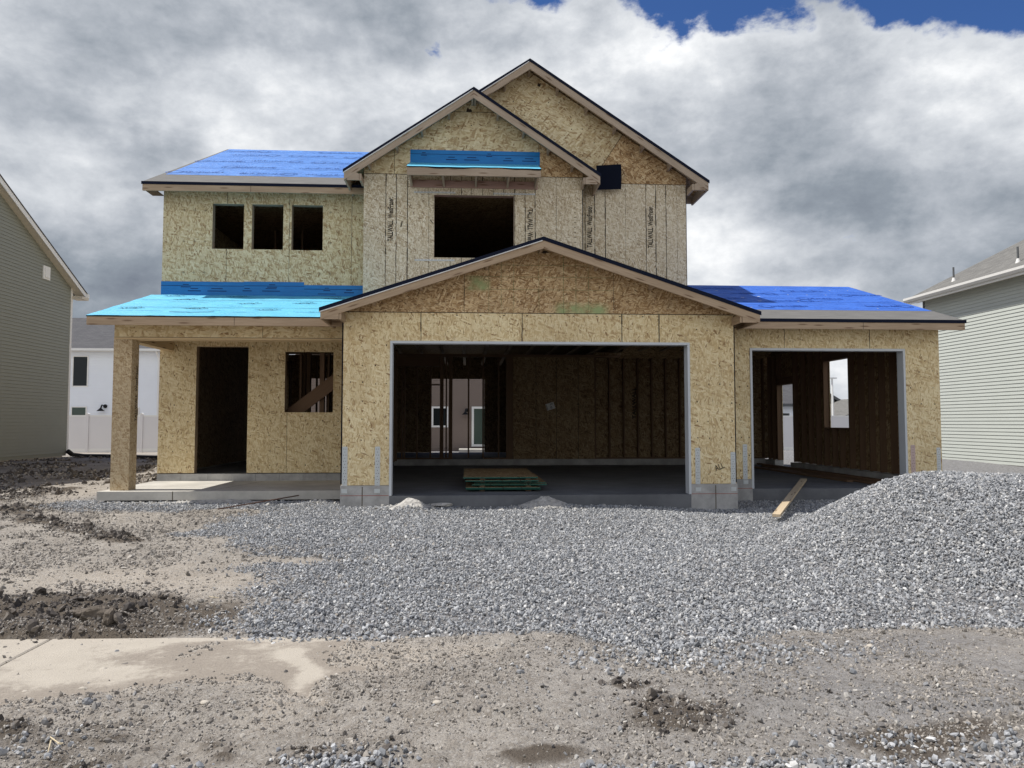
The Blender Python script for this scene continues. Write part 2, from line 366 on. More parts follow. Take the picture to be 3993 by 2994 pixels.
def text_mesh(body, name, mat, parent, origin, eu, ev, height, length=None):
    """stencilled words as a thin mesh; eu runs along the line, ev up the letters"""
    cu = bpy.data.curves.new(name, 'FONT'); cu.body = body; cu.size = 1.0; cu.extrude = 0.0; cu.resolution_u = 3; cu.offset = 0.022
    ob = bpy.data.objects.new(name, cu); COL.objects.link(ob)
    dg = bpy.context.evaluated_depsgraph_get(); me = bpy.data.meshes.new_from_object(ob.evaluated_get(dg))
    bpy.data.objects.remove(ob); bpy.data.curves.remove(cu)
    xs = [v.co.x for v in me.vertices]; ys = [v.co.y for v in me.vertices]; x0, x1, y0, y1 = min(xs), max(xs), min(ys), max(ys)
    sy = height / (y1 - y0); sx = sy if length is None else length / (x1 - x0); O = Vector(origin); eu = Vector(eu); ev = Vector(ev)
    for v in me.vertices: v.co = O + eu * ((v.co.x - x0) * sx) + ev * ((v.co.y - y0) * sy)
    me.materials.clear(); me.materials.append(mat); me.name = name
    o = bpy.data.objects.new(name, me); COL.objects.link(o); o.parent = parent; o.matrix_parent_inverse = Matrix.Identity(4)
    return o
# ================================================================== THE HOUSE
H = thing('house_under_construction', (1.2, 12.3, 0.25), 'unfinished two storey house in bare strand board with blue roof underlayment, between two sided houses', 'house')
SL, ST = 0.405, 0.573            # slab top, stem wall top
GY, RY, PY, MY, BY = 12.30, 13.25, 15.30, 14.62, 15.00
def nails(m, x0, x1, z0, z1, y, mi, cols, dz=0.305, holes=()):
    for x in cols:
        z = z0 + 0.12
        while z < z1 - 0.05:
            if random.random() < 0.8 and not any(h[0] - .03 < x < h[1] + .03 and h[2] - .03 < z < h[3] + .03 for h in holes):
                s = random.uniform(0.006, 0.010); xx = x + random.uniform(-.015, .015); zz = z + random.uniform(-.02, .02)
                m.face([(xx - s, y, zz - s * 1.3), (xx + s, y, zz - s * 1.3), (xx + s, y, zz + s * 1.3), (xx - s, y, zz + s * 1.3)], mi)
            z += dz
def vline(m, x, z0, z1, y, w, mi, jag=0.0):
    n = max(1, int((z1 - z0) / 0.12)) if jag else 1
    for i in range(n):
        a = z0 + (z1 - z0) * i / n; b = z0 + (z1 - z0) * (i + 1) / n; d = random.uniform(-jag, jag); ww = w * (1 + (random.uniform(-.5, .5) if jag else 0))
        m.face([(x - ww / 2 + d, y, a), (x + ww / 2 + d, y, a), (x + ww / 2 + d, y, b), (x - ww / 2 + d, y, b)], mi)
def hline(m, x0, x1, z, y, w, mi): m.face([(x0, y, z - w / 2), (x1, y, z - w / 2), (x1, y, z + w / 2), (x0, y, z + w / 2)], mi)

# ---- foundations and floors
for x0, x1, y, cx in ((-2.075, -1.285, GY, -1.72), (3.715, 4.505, GY, 4.13), (4.506, 5.13, RY, None), (8.03, 8.70, RY, None)):
    m = MB(); m.box(x0, x1, y - .015, y + .24, -0.1, ST, 0, False); hline(m, x0 + .005, x1 - .005, 0.412, y - .018, 0.008, 1)
    if cx: vline(m, cx, 0.0, ST - .02, y - .0175, 0.014, 2)
    m.build('foundation_pier', [M['stem'], M['redink'], M['dimink']], H)
for q in ((-6.2, -6.01, PY + .201, 25.99), (8.46, 8.70, RY + .241, 19.18), (8.46, 8.70, 20.17, 21.0), (-2.06, 8.459, 20.86, 21.05)):
    m = MB(); m.box(*q, -0.1, ST - (.02 if q[0] > 8 else .013 if q[0] < -6 else 0), 0, False); m.build('foundation_wall', M['stem'], H)
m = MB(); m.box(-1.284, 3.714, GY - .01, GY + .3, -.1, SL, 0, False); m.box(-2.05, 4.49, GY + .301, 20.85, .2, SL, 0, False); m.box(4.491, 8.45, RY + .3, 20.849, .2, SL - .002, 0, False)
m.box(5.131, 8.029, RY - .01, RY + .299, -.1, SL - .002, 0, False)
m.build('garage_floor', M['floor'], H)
m = MB(); m.box(-6.0, 4.45, 21.06, 26.0, .2, 0.561, 0, False); m.box(-6.0, -2.1, 15.51, 21.055, .2, 0.561, 0, False)
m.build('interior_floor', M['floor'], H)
m = MB(); 
for i, x in enumerate((-6.2, -5.73, -5.2, -4.73, -4.26, -3.79, -3.32, -2.85, -2.38)):
    x1 = (-5.734, -5.204, -4.734, -4.264, -3.794, -3.324, -2.854, -2.384, -2.08)[i]; m.box(x, x1, PY - .01 - (i % 2) * .002, PY + .2, 0.2, ST, 0, False)
m.build('stem_wall', M['stem'], H)
m = MB(); m.box(-6.25, -2.08, 13.0, PY - .012, 0.285, 0.433, 0, False)
hline(m, -5.01, -4.995, .36, 12.998, .146, 1); m.face([(-4.45, 13.002, .4335), (-4.435, 13.002, .4335), (-4.035, PY - .02, .4335), (-4.05, PY - .02, .4335)], 1)
ps = m.build('porch_slab', [M['conc'], M['dimink']], H)

# ---- garage front wall
hole = (-1.29, 3.72, ST - .001, 2.945)
m = MB(); m.wall((-2.06, 4.49), (ST + .004, 3.415), [(-1.29, 3.72, ST + .004, 2.945)], GY, GY + .012)
for x in (-.788, .889, 2.568, 3.202): vline(m, x, 2.947, 3.412, GY - .002, 0.013, 1, .002)
nails(m, -2, 4.4, .6, 3.3, GY - .0015, 2, [-1.93, -1.74, -1.53, -1.35, 3.83, 4.03, 4.24, 4.42])
for x in np.arange(-.6, 3.2, .39): m.face([(x, GY - .0015, 3.37), (x + .03, GY - .0015, 3.37), (x + .03, GY - .0015, 3.385), (x, GY - .0015, 3.385)], 2)
gw = m.build('garage_wall', [M['osb'], M['ink'], M['hole']], H)
for cx, cw in ((-2.064, .022), (4.487, .016)):
    vl = MB(); vline(vl, cx, .6, 3.40, GY - .003, cw, 0); vl.build('corner_wrap', M['felt'], H)
text_mesh('ALL', 'lettering', M['dimink'], gw, (4.14, GY - .002, .78), (.93, 0, .36), (-.36, 0, .93), .10, .17)
m = MB(); m.wall((-2.055, 4.485), (ST + .004, 3.41), [(-1.272, 3.702, ST + .004, 2.922)], GY + .0125, GY + .15); m.build('wall_framing', M['wood_shade'], H)
m = MB()
for a, b, c, d in ((-1.289, -1.25, SL + .002, 2.944), (3.68, 3.719, SL + .002, 2.944)): m.box(a, b, GY - .016, GY + .19, c, d)
m.box(-1.249, 3.679, GY - .016, GY + .19, 2.904, 2.944)
m.build('door_frame', M['primer'], H)
# gable end above the garage door
RX, RZ, RS = 1.21, 4.61, 1 / 3.0
rz = lambda x: RZ - RS * abs(x - RX)
m = MB(); m.prism([(-2.06, 3.425), (4.49, 3.425), (4.49, rz(4.49) - .06), (RX, RZ - .06), (-2.06, rz(-2.06) - .06)], GY, GY + .012)
for x in (.334, .539, .748, 1.17, 1.585, 1.794, 2.005): vline(m, x, 3.43, rz(x) - .09, GY - .002, 0.006, 2, .002)
for x in (-.076, 2.434): vline(m, x, 3.43, rz(x) - .09, GY - .002, 0.009, 1, .001)
for z in (3.817, 4.03, 4.227):
    x0 = max(-.07, RX - (RZ - .12 - z) / RS); x1 = min(2.43, RX + (RZ - .12 - z) / RS); hline(m, x0, x1, z, GY - .002, .005, 2)
hline(m, -2.05, 4.48, 3.42, GY - .001, .012, 1)
pts = [(1.22, 4.44), (1.25, 4.485), (1.285, 4.475), (1.31, 4.47), (1.345, 4.44), (1.30, 4.445), (1.27, 4.43)]
m.face([(x, GY - .003, z) for x, z in pts], 3)
m.build('gable_panel', [M['osb_brown'], M['ink'], M['greenink'], M['hole']], H)

def gable_roof(cx, cz, slope, hl, hr, yf, yb_l, yb_r, wall_y, lookouts, underl, wood, left_back, right_back, block=True):
    """overhanging gable roof: two sheets, rake boards, drip edges, eave boards, lookouts"""
    z = lambda x: cz - slope * abs(x - cx)
    xl, xr = cx - hl, cx + hr
    rf = MB(); rf.slab((xl, yb_l, z(xl)), (xl, yf + .01, z(xl)), (cx, yf + .01, cz), (cx, yb_l, cz), .016, 0, 1)
    rf.slab((xr, yf + .01, z(xr)), (xr, yb_r, z(xr)), (cx, yb_r, cz), (cx, yf + .01, cz), .016, 0, 1)
    roof = rf.build('roof', [underl, M['osb_dk']], H)
    al = math.atan(slope); pl = 0.15 / math.cos(al); t0 = 0.030
    for sgn, xe in ((-1, xl), (1, xr)):
        xe2 = xe - sgn * .012
        m = MB(); m.prism([(cx, cz - t0), (cx, cz - t0 - pl), (xe2, z(xe2) - t0 - pl), (xe2, z(xe2) - t0)], yf, yf + .038, 'y', 0, -sgn * al)
        b = m.build('rake_board', wood, H)
        m = MB(); m.prism([(cx, cz + .004), (cx, cz - .060), (xe + sgn * .008, z(xe) - .060), (xe + sgn * .008, z(xe) + .004)], yf - .012, yf - .0005, 'y', 0)
        mats = [M['drip']]
        if sgn < 0:
            m.prism([(cx - .02, cz - .061), (cx - .02, cz - .073), (xe, z(xe) - .073), (xe, z(xe) - .061)], yf - .030, yf - .0005, 'y', 1); mats.append(M['flange'])
        sub('drip_edge', m, mats, b)
        # eave board running back along the slope's foot
        yb = left_back if sgn < 0 else right_back
        zt = z(xe2) - t0 - .004; m = MB(); xa, xb = sorted((xe2 - sgn * .0005, xe2 - sgn * .038)); m.box(xa, xb, yf + .0385, yb, zt - pl + .006, zt)
        m.build('eave_board', wood, H)
        if block:
            wx = xe - sgn * .30; zb = z(xe2) - t0 - pl
            m = MB(); m.prism([(xe2 - sgn * .05, zb + .004), (wx, zb + .004), (wx, z(wx) - t0 - pl + .02 if slope < .5 else zb + .125), (xe2 - sgn * .12, z(xe2 - sgn * .12) - t0 - .06)], yf + .004, yf + .034, 'y', 0)
            m.build('return_board', wood, H)
            m = MB(); xa, xb = sorted((wx - sgn * .002, wx - sgn * .04)); m.box(xa, xb, yf + .02, wall_y - .003, zb + .006, zb + .135); m.build('return_block', wood, H)
    for x in lookouts:
        m = MB(); xa, xb = x - .019, x + .019; zt = min(z(xa), z(xb)) - .018; m.box(xa, xb, yf + .039, wall_y - .002, zt - .13 - slope * .038, zt); m.build('lookout', wood, H)
    return roof
gable_roof(RX, RZ, RS, 3.574, 3.577, 11.88, 15.25, 14.95, GY, (-1.55, -.78, .30, 1.19, 2.12, 3.05, 3.98), M['ice'], M['wood'], 13.05, 12.86)

# ---- straps
def strap(x0, x1, z0, z1, y, mat, fold=True):
    m = MB(); c = (x1 - x0) * .15
    m.prism([(x0, z0), (x1, z0), (x1, z1 - c), (x1 - c, z1), (x0 + c, z1), (x0, z1 - c)], y - .0045, y - .002)
    for i in range(12):
        zz = z0 + .10 + i * (z1 - z0 - .14) / 11
        for fx in ((.3, .7) if i % 2 else (.5,)):
            xx = x0 + (x1 - x0) * fx; s = .005; m.face([(xx - s, y - .0055, zz - s), (xx + s, y - .0055, zz - s), (xx + s, y - .0055, zz + s), (xx - s, y - .0055, zz + s)], 1)
    if fold: m.box(x0 - .004, x1 + .004, y - .022, y - .016, z0 - .07, z0 - .001, 0)
    m.build('anchor_strap', [mat, M['hole']], H)
for a in ((-2.051, -1.965, .52, 1.207, GY), (-1.522, -1.438, .522, 1.207, GY), (3.793, 3.876, .52, 1.177, GY), (4.396, 4.478, .524, 1.105, GY), (4.963, 5.045, .56, 1.207, RY), (8.60, 8.675, .52, 1.141, RY)):
    strap(*a, M['galv'])
strap(8.108, 8.192, .5, 1.188, RY, M['galv_pink'])

# ---- single garage on the right
m = MB(); m.wall((4.495, 8.70), (ST + .004, 3.40), [(5.12, 8.045, ST + .004, 2.958)], RY, RY + .012)
for x in (5.773, 7.382): vline(m, x, 2.96, 3.39, RY - .002, 0.010, 1, .002)
nails(m, 4.5, 8.7, .6, 3.2, RY - .0015, 2, [4.93, 5.07, 8.14, 8.32, 8.58])
m.build('garage_wall', [M['osb'], M['ink'], M['hole']], H)
m = MB(); m.wall((4.50, 8.55), (ST + .004, 3.40), [(5.14, 8.025, ST + .004, 2.937)], RY + .0125, RY + .15); m.build('wall_framing', M['wood_shade'], H)
m = MB(); m.box(5.121, 5.16, RY - .016, RY + .19, SL + .002, 2.957); m.box(8.005, 8.044, RY - .016, RY + .19, SL + .002, 2.957); m.box(5.161, 8.004, RY - .016, RY + .19, 2.917, 2.957)
m.build('door_frame', M['primer'], H)
m = MB(); m.wall((RY + .02, 20.99), (ST - .015, 3.55), [(16.3, 17.42, 1.48, 3.065), (19.2, 20.15, ST - .015, 2.625)], 8.688, 8.70, 'x')
m.prism([(RY + .02, 3.551), (20.99, 3.551), (16.9, 4.70)], 8.688, 8.70, 'x'); m.build('side_wall', M['osb'], H)
m = MB(); m.wall((RY + .16, 20.98), (ST - .015, 3.55), [(16.3, 17.42, 1.48, 3.065), (19.2, 20.15, ST - .015, 2.625)], 8.682, 8.6875, 'x'); m.build('dim_inner_board', M['osb_shade'], H)  # added liner, shade-darkened board over the pale inner face
ys = [13.42, 13.8, 14.2, 14.61, 15.02, 15.42, 15.83, 16.26, 16.7, 17.05, 17.45, 17.86, 18.26, 18.67, 19.14, 20.17, 20.5, 20.8]
for y in ys:
    m = MB()
    if 16.3 < y < 17.42: m.box(8.55, 8.681, y, y + .038, ST - .01, 1.44)
    else: m.box(8.55, 8.681, y, y + .038, ST - .01, 3.5)
    m.build('stud', M['wood_shade'], H)
m = MB(); m.box(8.55, 8.681, 16.3, 17.42, 1.442, 1.478); m.build('window_sill', M['wood_shade'], H)
for a, b, c in ((16.262, 17.45, 3.067), (19.14, 20.2, 2.628)):
    m = MB(); m.box(8.551, 8.680, a + .04, b - .002, c, c + .2); m.build('header', M['wood_shade'], H)
m = MB(); m.box(8.549, 8.6815, 13.41, 20.85, 3.502, 3.58); m.build('top_plate', M['wood_shade'], H)
# right roof
RE, REZ = 12.85, 3.44
rr = lambda y: REZ + (y - RE) / 3
m = MB(); m.slab((4.3, RE, rr(RE)), (8.955, RE, rr(RE)), (8.955, 16.9, rr(16.9)), (4.3, 16.9, rr(16.9)), .016, 0, 1); m.slab((8.955, 20.95, rr(RE)), (4.3, 20.95, rr(RE)), (4.3, 16.9, rr(16.9)), (8.955, 16.9, rr(16.9)), .016, 0, 1)
rroof = m.build('roof', [M['ice'], M['osb_dk']], H)
def plane(y0, f, x0=0): # origin, eu, ev of a front slope
    return (x0, y0, f(y0) + .004), (1, 0, 0), (0, 1 / math.hypot(1, f(1) - f(0)), (f(1) - f(0)) / math.hypot(1, f(1) - f(0)))
def scribble(m, cx, cy, L, hgt, org, eu, ev, mi, tilt=0.0, flip=1):
    """a printed logo read from afar: a looping oval then a run of script strokes and a small line under it"""
    w = .015; c, s = math.cos(tilt), math.sin(tilt); T = lambda a, b: (cx + (a * c - b * s) * flip, cy + a * s * flip + b * c)
    m.ribbon([T(-L * .36 + L * .15 * math.cos(t), hgt * .5 * math.sin(t)) for t in np.linspace(.5, 6.0, 14)], w * 1.5, org, eu, ev, mi)
    m.ribbon([T(-L * .36 + L * .10 * math.cos(t), hgt * .32 * math.sin(t) - .01) for t in np.linspace(2.2, 6.6, 9)], w, org, eu, ev, mi)
    x = -L * .24
    while x < L * .5:
        st = random.uniform(.035, .07) * L; k = random.choice((0, 1, 2)); hh = hgt * random.uniform(.28, .5)
        if k == 0: q = [(x, -hh * .4), (x + st * .3, hh), (x + st * .6, -hh * .4), (x + st, hh * .5)]
        elif k == 1: q = [(x + st * .5 + st * .4 * math.cos(t), hh * .4 * math.sin(t)) for t in np.linspace(.6, 6.2, 8)]
        else: q = [(x, hh), (x, -hh * .5), (x + st * .7, -hh * .5), (x + st * .7, hh * .2)]
        m.ribbon([T(*p) for p in q], w, org, eu, ev, mi); x += st * 1.15
    m.ribbon([T(-L * .1, -hgt * .62), T(L * .38, -hgt * .60)], w * .8, org, eu, ev, mi)
def dashes(m, x0, x1, y0, y1, n, org, eu, ev, mi):
    for _ in range(n):
        x = random.uniform(x0, x1); y = random.uniform(y0, y1); l = random.uniform(.06, .5); m.ribbon([(x, y), (min(x1, x + l), y + random.uniform(-.01, .01))], random.uniform(.006, .014), org, eu, ev, mi)
k3 = math.hypot(1, 1 / 3)
m = MB(); o, eu, ev = plane(RE, rr); vend = 4.05 * k3
A = 0.92 * k3
m.slab((4.3, RE + .92, rr(RE + .92) + .003), (8.935, RE + .92, rr(RE + .92) + .003), (8.935, 16.9, rr(16.9) + .003), (4.3, 16.9, rr(16.9) + .003), .002)
o = (0, RE, rr(RE) + .0062)
for i, (x, v, t) in enumerate(((5.55, 3.75, .03), (6.6, 2.05, .05), (7.45, 3.45, .02), (7.35, 2.35, -.04), (8.35, 1.45, .03), (6.15, 1.35, .02), (8.5, 2.9, .04), (6.2, 3.0, -.03), (5.3, 2.3, .03))):
    scribble(m, x, v, .95, .30, o, eu, ev, 1, t, -1 if i % 3 == 1 else 1)
dashes(m, 4.6, 8.8, 1.05, vend - .05, 46, o, eu, ev, 1)
for x, v in ((5.1, 2.9), (5.45, 3.4), (5.9, 2.0), (5.7, 2.45), (5.35, 2.0), (6.1, 2.6)): m.ribbon([(x, v), (x + .07, v + .01)], .035, o, eu, ev, 2)
for v in (1.95, 3.0):
    m.ribbon([(a, v + .008 * math.sin(a * 2.3)) for a in np.linspace(4.4, 8.9, 22)], .014, o, eu, ev, 1)
for v in (1.2, 2.0, 2.9, 3.6):
    for x in np.arange(4.7, 8.9, .42): m.ribbon([(x + .1 * math.sin(v * 9), v), (x + .1 * math.sin(v * 9) + .026, v)], .026, o, eu, ev, 2 if random.random() < .4 else 1)
sub('underlayment', m, [M['blue_r'], M['prn_rt'], M['paper']], rroof)
m = MB(); m.box(4.3, 8.94, RE - .001, RE + .037, REZ - .175, REZ - .020); vline(m, 7.05, REZ - .173, REZ - .054, RE - .0025, .007, 1); fb = m.build('fascia_board', [M['wood'], M['hole']], H)
m = MB(); m.box(4.3, 8.965, RE - .014, RE - .002, REZ - .052, REZ + .006); sub('drip_edge', m, M['drip'], fb)
for s in (0, 1):
    m = MB(); y0, y1 = (RE + .038, 16.9) if s == 0 else (20.95, 16.9)
    m.prism([(y0, rr(RE) - .02 + (rr(y0) - rr(RE) if s == 0 else 0)), (y1, rr(16.9) - .02), (y1, rr(16.9) - .16), (y0, rr(RE) - .16 + (rr(y0) - rr(RE) if s == 0 else 0))], 8.905, 8.94, 'x', 0, math.atan(1 / 3)); m.build('rake_board', M['wood_grey'], H)

# ---- porch
m = MB(); m.box(-6.13, -5.822, 13.20, 13.212, .434, 3.04, 0, False); m.box(-6.13, -6.118, 13.2125, 13.47, .434, 3.04, 0, False); m.box(-6.13, -5.822, 13.4705, 13.482, .434, 3.04, 0, False)
m.box(-6.117, -5.835, 13.213, 13.47, .434, 3.039, 0, False)
m.box(-5.834, -5.822, 13.2125, 13.36, .434, 3.04, 0, False); m.box(-5.834, -5.822, 13.368, 13.47, .434, 3.04, 0, False)
post = m.build('porch_post', [M['osb_post']], H)
text_mesh('TALLWALL  WestFraser.', 'lettering', M['ink'], post, (-5.8205, 13.45, 1.62), (0, 0, 1), (0, -1, 0), .085, 1.0)
m = MB(); m.box(-6.12, -2.062, 13.19, 13.202, 3.078, 3.34, 0, False); vline(m, -3.6, 3.08, 3.335, 13.188, .006, 1)
hline(m, -6.12, -2.07, 3.074, 13.186, .012, 1); m.build('porch_beam', [M['osb_long'], M['ink']], H)
m = MB(); m.box(-6.121, -2.064, 13.185, 13.48, 3.041, 3.073); bb = m.build('beam_plate', M['wood_new'], H)
m = MB(); m.box(-6.11, -2.07, 13.2025, 13.47, 3.0735, 3.34); m.build('beam_core', M['wood'], H)
m = MB(); m.box(-6.115, -5.93, 13.481, PY - .002, 3.041, 3.34); m.build('side_beam', M['wood_new'], H)
dh = (-5.478, -4.45, ST + .006, 3.133); wh = (-3.717, -2.75, 1.805, 3.033)
m = MB(); m.wall((-6.2, -2.065), (ST + .006, 4.2), [dh, wh], PY, PY + .012); vline(m, -3.664, .58, 1.80, PY - .002, .006, 1); vline(m, -3.664, 3.036, 3.4, PY - .002, .006, 1)
nails(m, -6.1, -2.2, .6, 3.3, PY - .0015, 2, [-5.9, -5.62, -4.38, -4.0, -3.3, -2.95, -2.65, -2.3], .305, (dh, wh))
hline(m, -6.19, -2.07, ST + .010, PY - .002, .010, 1)
m.build('porch_wall', [M['osb'], M['ink'], M['hole']], H)
m = MB(); m.box(-6.2, -6.188, PY + .013, 26.0, .561, 3.7, 0, False); m.build('side_wall', M['osb'], H)
m = MB(); m.box(-6.187, -6.18, PY + .16, 25.99, .561, 3.69, 0, False); m.build('dim_inner_board', M['osb_shade'], H)  # thin added liner so the room behind the door looks darker
for x in (-5.516, -4.449):
    m = MB(); m.box(x, x + .038, PY + .0125, PY + .15, ST + .006, 3.17); m.build('door_jamb', M['wood'], H)
m = MB(); m.box(-5.477, -4.45, PY + .013, PY + .15, 3.134, 3.172); m.build('door_header', M['wood'], H)
for x in (-3.755, -2.749):
    m = MB(); m.box(x, x + .038, PY + .0125, PY + .15, 1.77, 3.07); m.build('window_jamb', M['wood'], H)
m = MB(); m.box(-3.716, -2.75, PY + .013, PY + .15, 1.769, 1.805); m.build('window_sill', M['wood'], H)
# framing seen behind the porch window
for x, y, w in ((-3.56, 15.9, .04), (-3.95, 18.4, .09), (-4.22, 19.3, .05), (-3.1, 15.7, .09), (-2.98, 15.9, .04)):
    m = MB(); m.box(x, x + w, y, y + .14, .565, 3.5); m.build('stud', M['wood_shade'], H)
m = MB(); m.beam((-3.9, 15.62, 1.58), (-2.7, 15.62, 2.52), .038, .26); m.build('brace', M['wood_shade'], H)
for x in (-5.9, -5.5, -5.1, -4.7, -4.35):
    m = MB(); m.box(x, x + .038, 23.2, 23.34, .565, 3.5); m.build('stud', M['wood_shade'], H)
# porch roof
PE, PEZ = 12.64, 3.372; pk = (4.17 - PEZ) / (PY - PE)
pr = lambda y: PEZ + (y - PE) * pk
m = MB(); m.slab((-6.33, PE, pr(PE)), (-1.9, PE, pr(PE)), (-1.9, PY - .001, pr(PY)), (-6.40, PY - .001, pr(PY)), .016)
proof = m.build('roof', M['osb_dk'], H)
m = MB()
nx, ny = 60, 24
P = [[None] * (ny + 1) for _ in range(nx + 1)]
for i in range(nx + 1):
    for j in range(ny + 1):
        u, v = i / nx, j / ny; xl = -6.335 - .06 * v; x = xl + (-1.9 - xl) * u; y = PE - .012 + (PY - .004 - PE) * v
        h = .006 + .006 * math.sin(x * 5 + math.sin(v * 9) * 1.4) * math.sin(v * 11 + x * 1.7) + random.uniform(0, .004)
        P[i][j] = (x, y, pr(y) + max(.002, h))
for i in range(nx):
    for j in range(ny):
        q = [P[i][j], P[i + 1][j], P[i + 1][j + 1], P[i][j + 1]]; m.face(q, 0, [(p[0], (p[1] - PE)) for p in q])
kp = math.hypot(1, pk); ev = (0, 1 / kp, pk / kp); eu = (1, 0, 0); o = (0, PE, PEZ + .017)
def house_icon(m, x, v, s, mi, o, eu, ev):
    R_ = lambda q, w=.017: m.ribbon([(x + a * s, v + b * s) for a, b in q], w, o, eu, ev, mi)
    R_([(-.5, -.05), (-.05, .42), (.38, 0.0)], .014); R_([(-.38, .06), (-.38, -.22)]); R_([(.30, .06), (.30, -.2)]); R_([(.34, .3), (.34, .5), (.5, .5), (.5, .3)]); R_([(-.8, -.2), (-.4, -.28), (0, -.2), (.35, -.28), (.8, -.18)], .016)
    R_([(-.6, -.34), (.6, -.34)], .012); R_([(-1.0, -.1), (-.7, -.02), (-.6, -.2)]); R_([(.55, -.05), (.8, .0), (.95, -.14)]); R_([(-.2, -.1), (.1, -.02), (.2, -.14)])
for x, v in ((-5.95, .85), (-5.45, 2.05), (-4.85, .85), (-4.6, 2.55), (-4.1, 1.55), (-3.1, 1.65), (-3.55, .75), (-2.7, 2.4), (-2.35, .8), (-5.85, 2.6)): house_icon(m, x, v, .24, 1, o, eu, ev)
for v, xa, xb in ((.95, -6.2, -1.9), (1.95, -6.25, -1.9)):
    m.ribbon([(a, v + .012 * math.sin(a * 3)) for a in np.linspace(xa, xb, 24)], .018, o, eu, ev, 1)
dashes(m, -6.1, -2.2, .2, 2.6, 26, o, eu, ev, 1)
m.ribbon([(-5.15, .42), (-4.75, .36), (-4.5, .42), (-4.42, .52)], .03, o, eu, ev, 2)
sub('underlayment', m, [M['cyan'], M['prn_cy'], M['prn_dk']], proof)
m = MB(); m.box(-6.32, -1.95, PE - .002, PE + .036, PEZ - .152, PEZ - .006); vline(m, -3.92, PEZ - .15, PEZ - .008, PE - .003, .007, 1); fb = m.build('fascia_board', [M['wood'], M['hole']], H)
m = MB(); m.box(-6.325, -1.95, PE - .012, PE - .003, PEZ - .014, PEZ + .004); sub('drip_edge', m, M['felt'], fb)
m = MB(); m.prism([(PE + .04, PEZ - .03), (PY, pr(PY) - .03), (PY, pr(PY) - .17), (PE + .04, PEZ - .15)], -6.30, -6.265, 'x', 0, math.atan(pk)); m.build('rake_board', M['wood_grey'], H)
m = MB(); m.prism([(13.2, 3.341), (PY - .003, 3.341), (PY - .003, pr(PY) - .018), (13.2, pr(13.2) - .018)], -6.115, -6.10, 'x'); m.build('porch_gable', M['osb'], H)
# flashing where the porch roof meets the wall
def flashing(x0, x1, z0, z1, y, rows, name='flashing'):
    m = MB(); m.box(x0, x1, y - .006, y - .002, z0, z1, 0, False)
    O = (0, y - .0075, 0); E1, E2 = (1, 0, 0), (0, 0, 1)
    m.ribbon([(x0, z1 - .085), (x1, z1 - .085)], .009, O, E1, E2, 1)
    for x, dz, l in rows:
        m.ribbon([(x - l * .3, z1 - dz), (x + l * .3, z1 - dz)], .014, O, E1, E2, 1); m.ribbon([(x - l / 2, z1 - dz - .05), (x + l / 2, z1 - dz - .05)], .016, O, E1, E2, 1)
    return m.build(name, [M['blue_f'], M['prn_dk']], H)
flashing(-6.21, -4.56, 4.165, 4.452, PY, ((-5.72, .06, .2), (-5.55, .14, .26), (-5.1, .14, .38)))
flashing(-4.56, -3.36, 4.165, 4.462, PY - .004, ((-4.5, .14, .18), (-4.02, .14, .36), (-4.0, .06, .2)))
flashing(-3.36, -2.08, 4.15, 4.405, PY, ((-2.9, .06, .14), (-2.9, .18, .6), (-2.45, .1, .2)))

# ---- upper floor, left part
wins = [(-5.22, -4.593, 5.13, 6.062), (-4.432, -3.80, 5.13, 6.062), (-3.632, -3.0, 5.125, 6.062)]
m = MB(); m.wall((-6.2, -2.077), (4.201, 6.33), wins, PY + .001, PY + .013)
for x in (-4.928, -3.674, -2.41):
    if x == -4.928: vline(m, x, 4.2, 5.128, PY - .001, .007, 1, .002); vline(m, x, 6.064, 6.3, PY - .001, .007, 1, .002)
    else: vline(m, x, 4.2, 6.3, PY - .001, .007, 1, .002)
for x in (-5.78, -5.57, -5.36, -4.51, -4.30, -2.84, -3.05):
    for z in (4.64, 5.28, 5.92):
        if any(w[0] - .05 < x < w[1] + .05 and w[2] - .05 < z < w[3] + .05 for w in wins): continue
        vline(m, x, z - .03, z + .03, PY - .001, .007, 2); hline(m, x - .03, x + .03, z, PY - .0015, .007, 2)
m.build('upper_wall', [M['osb_up'], M['ink'], M['dimink']], H)
for a, b, c, d in wins:
    m = MB(); m.box(a - .038, a, PY + .0135, PY + .15, c - .038, d + .038); m.box(b, b + .038, PY + .0135, PY + .15, c - .038, d + .038)
    m.box(a + .0005, b - .0005, PY + .0135, PY + .15, d, d + .038); m.box(a + .0005, b - .0005, PY + .0135, PY + .15, c - .038, c)
    m.build('window_opening', M['wood_grey'], H)
m = MB(); m.box(-6.2, -6.188, PY + .014, 26.0, 3.701, 6.4, 0, False); m.prism([(PY + .014, 6.401), (26, 6.401), (20, 8.85)], -6.2, -6.188, 'x'); m.build('upper_side_wall', M['osb_up'], H)
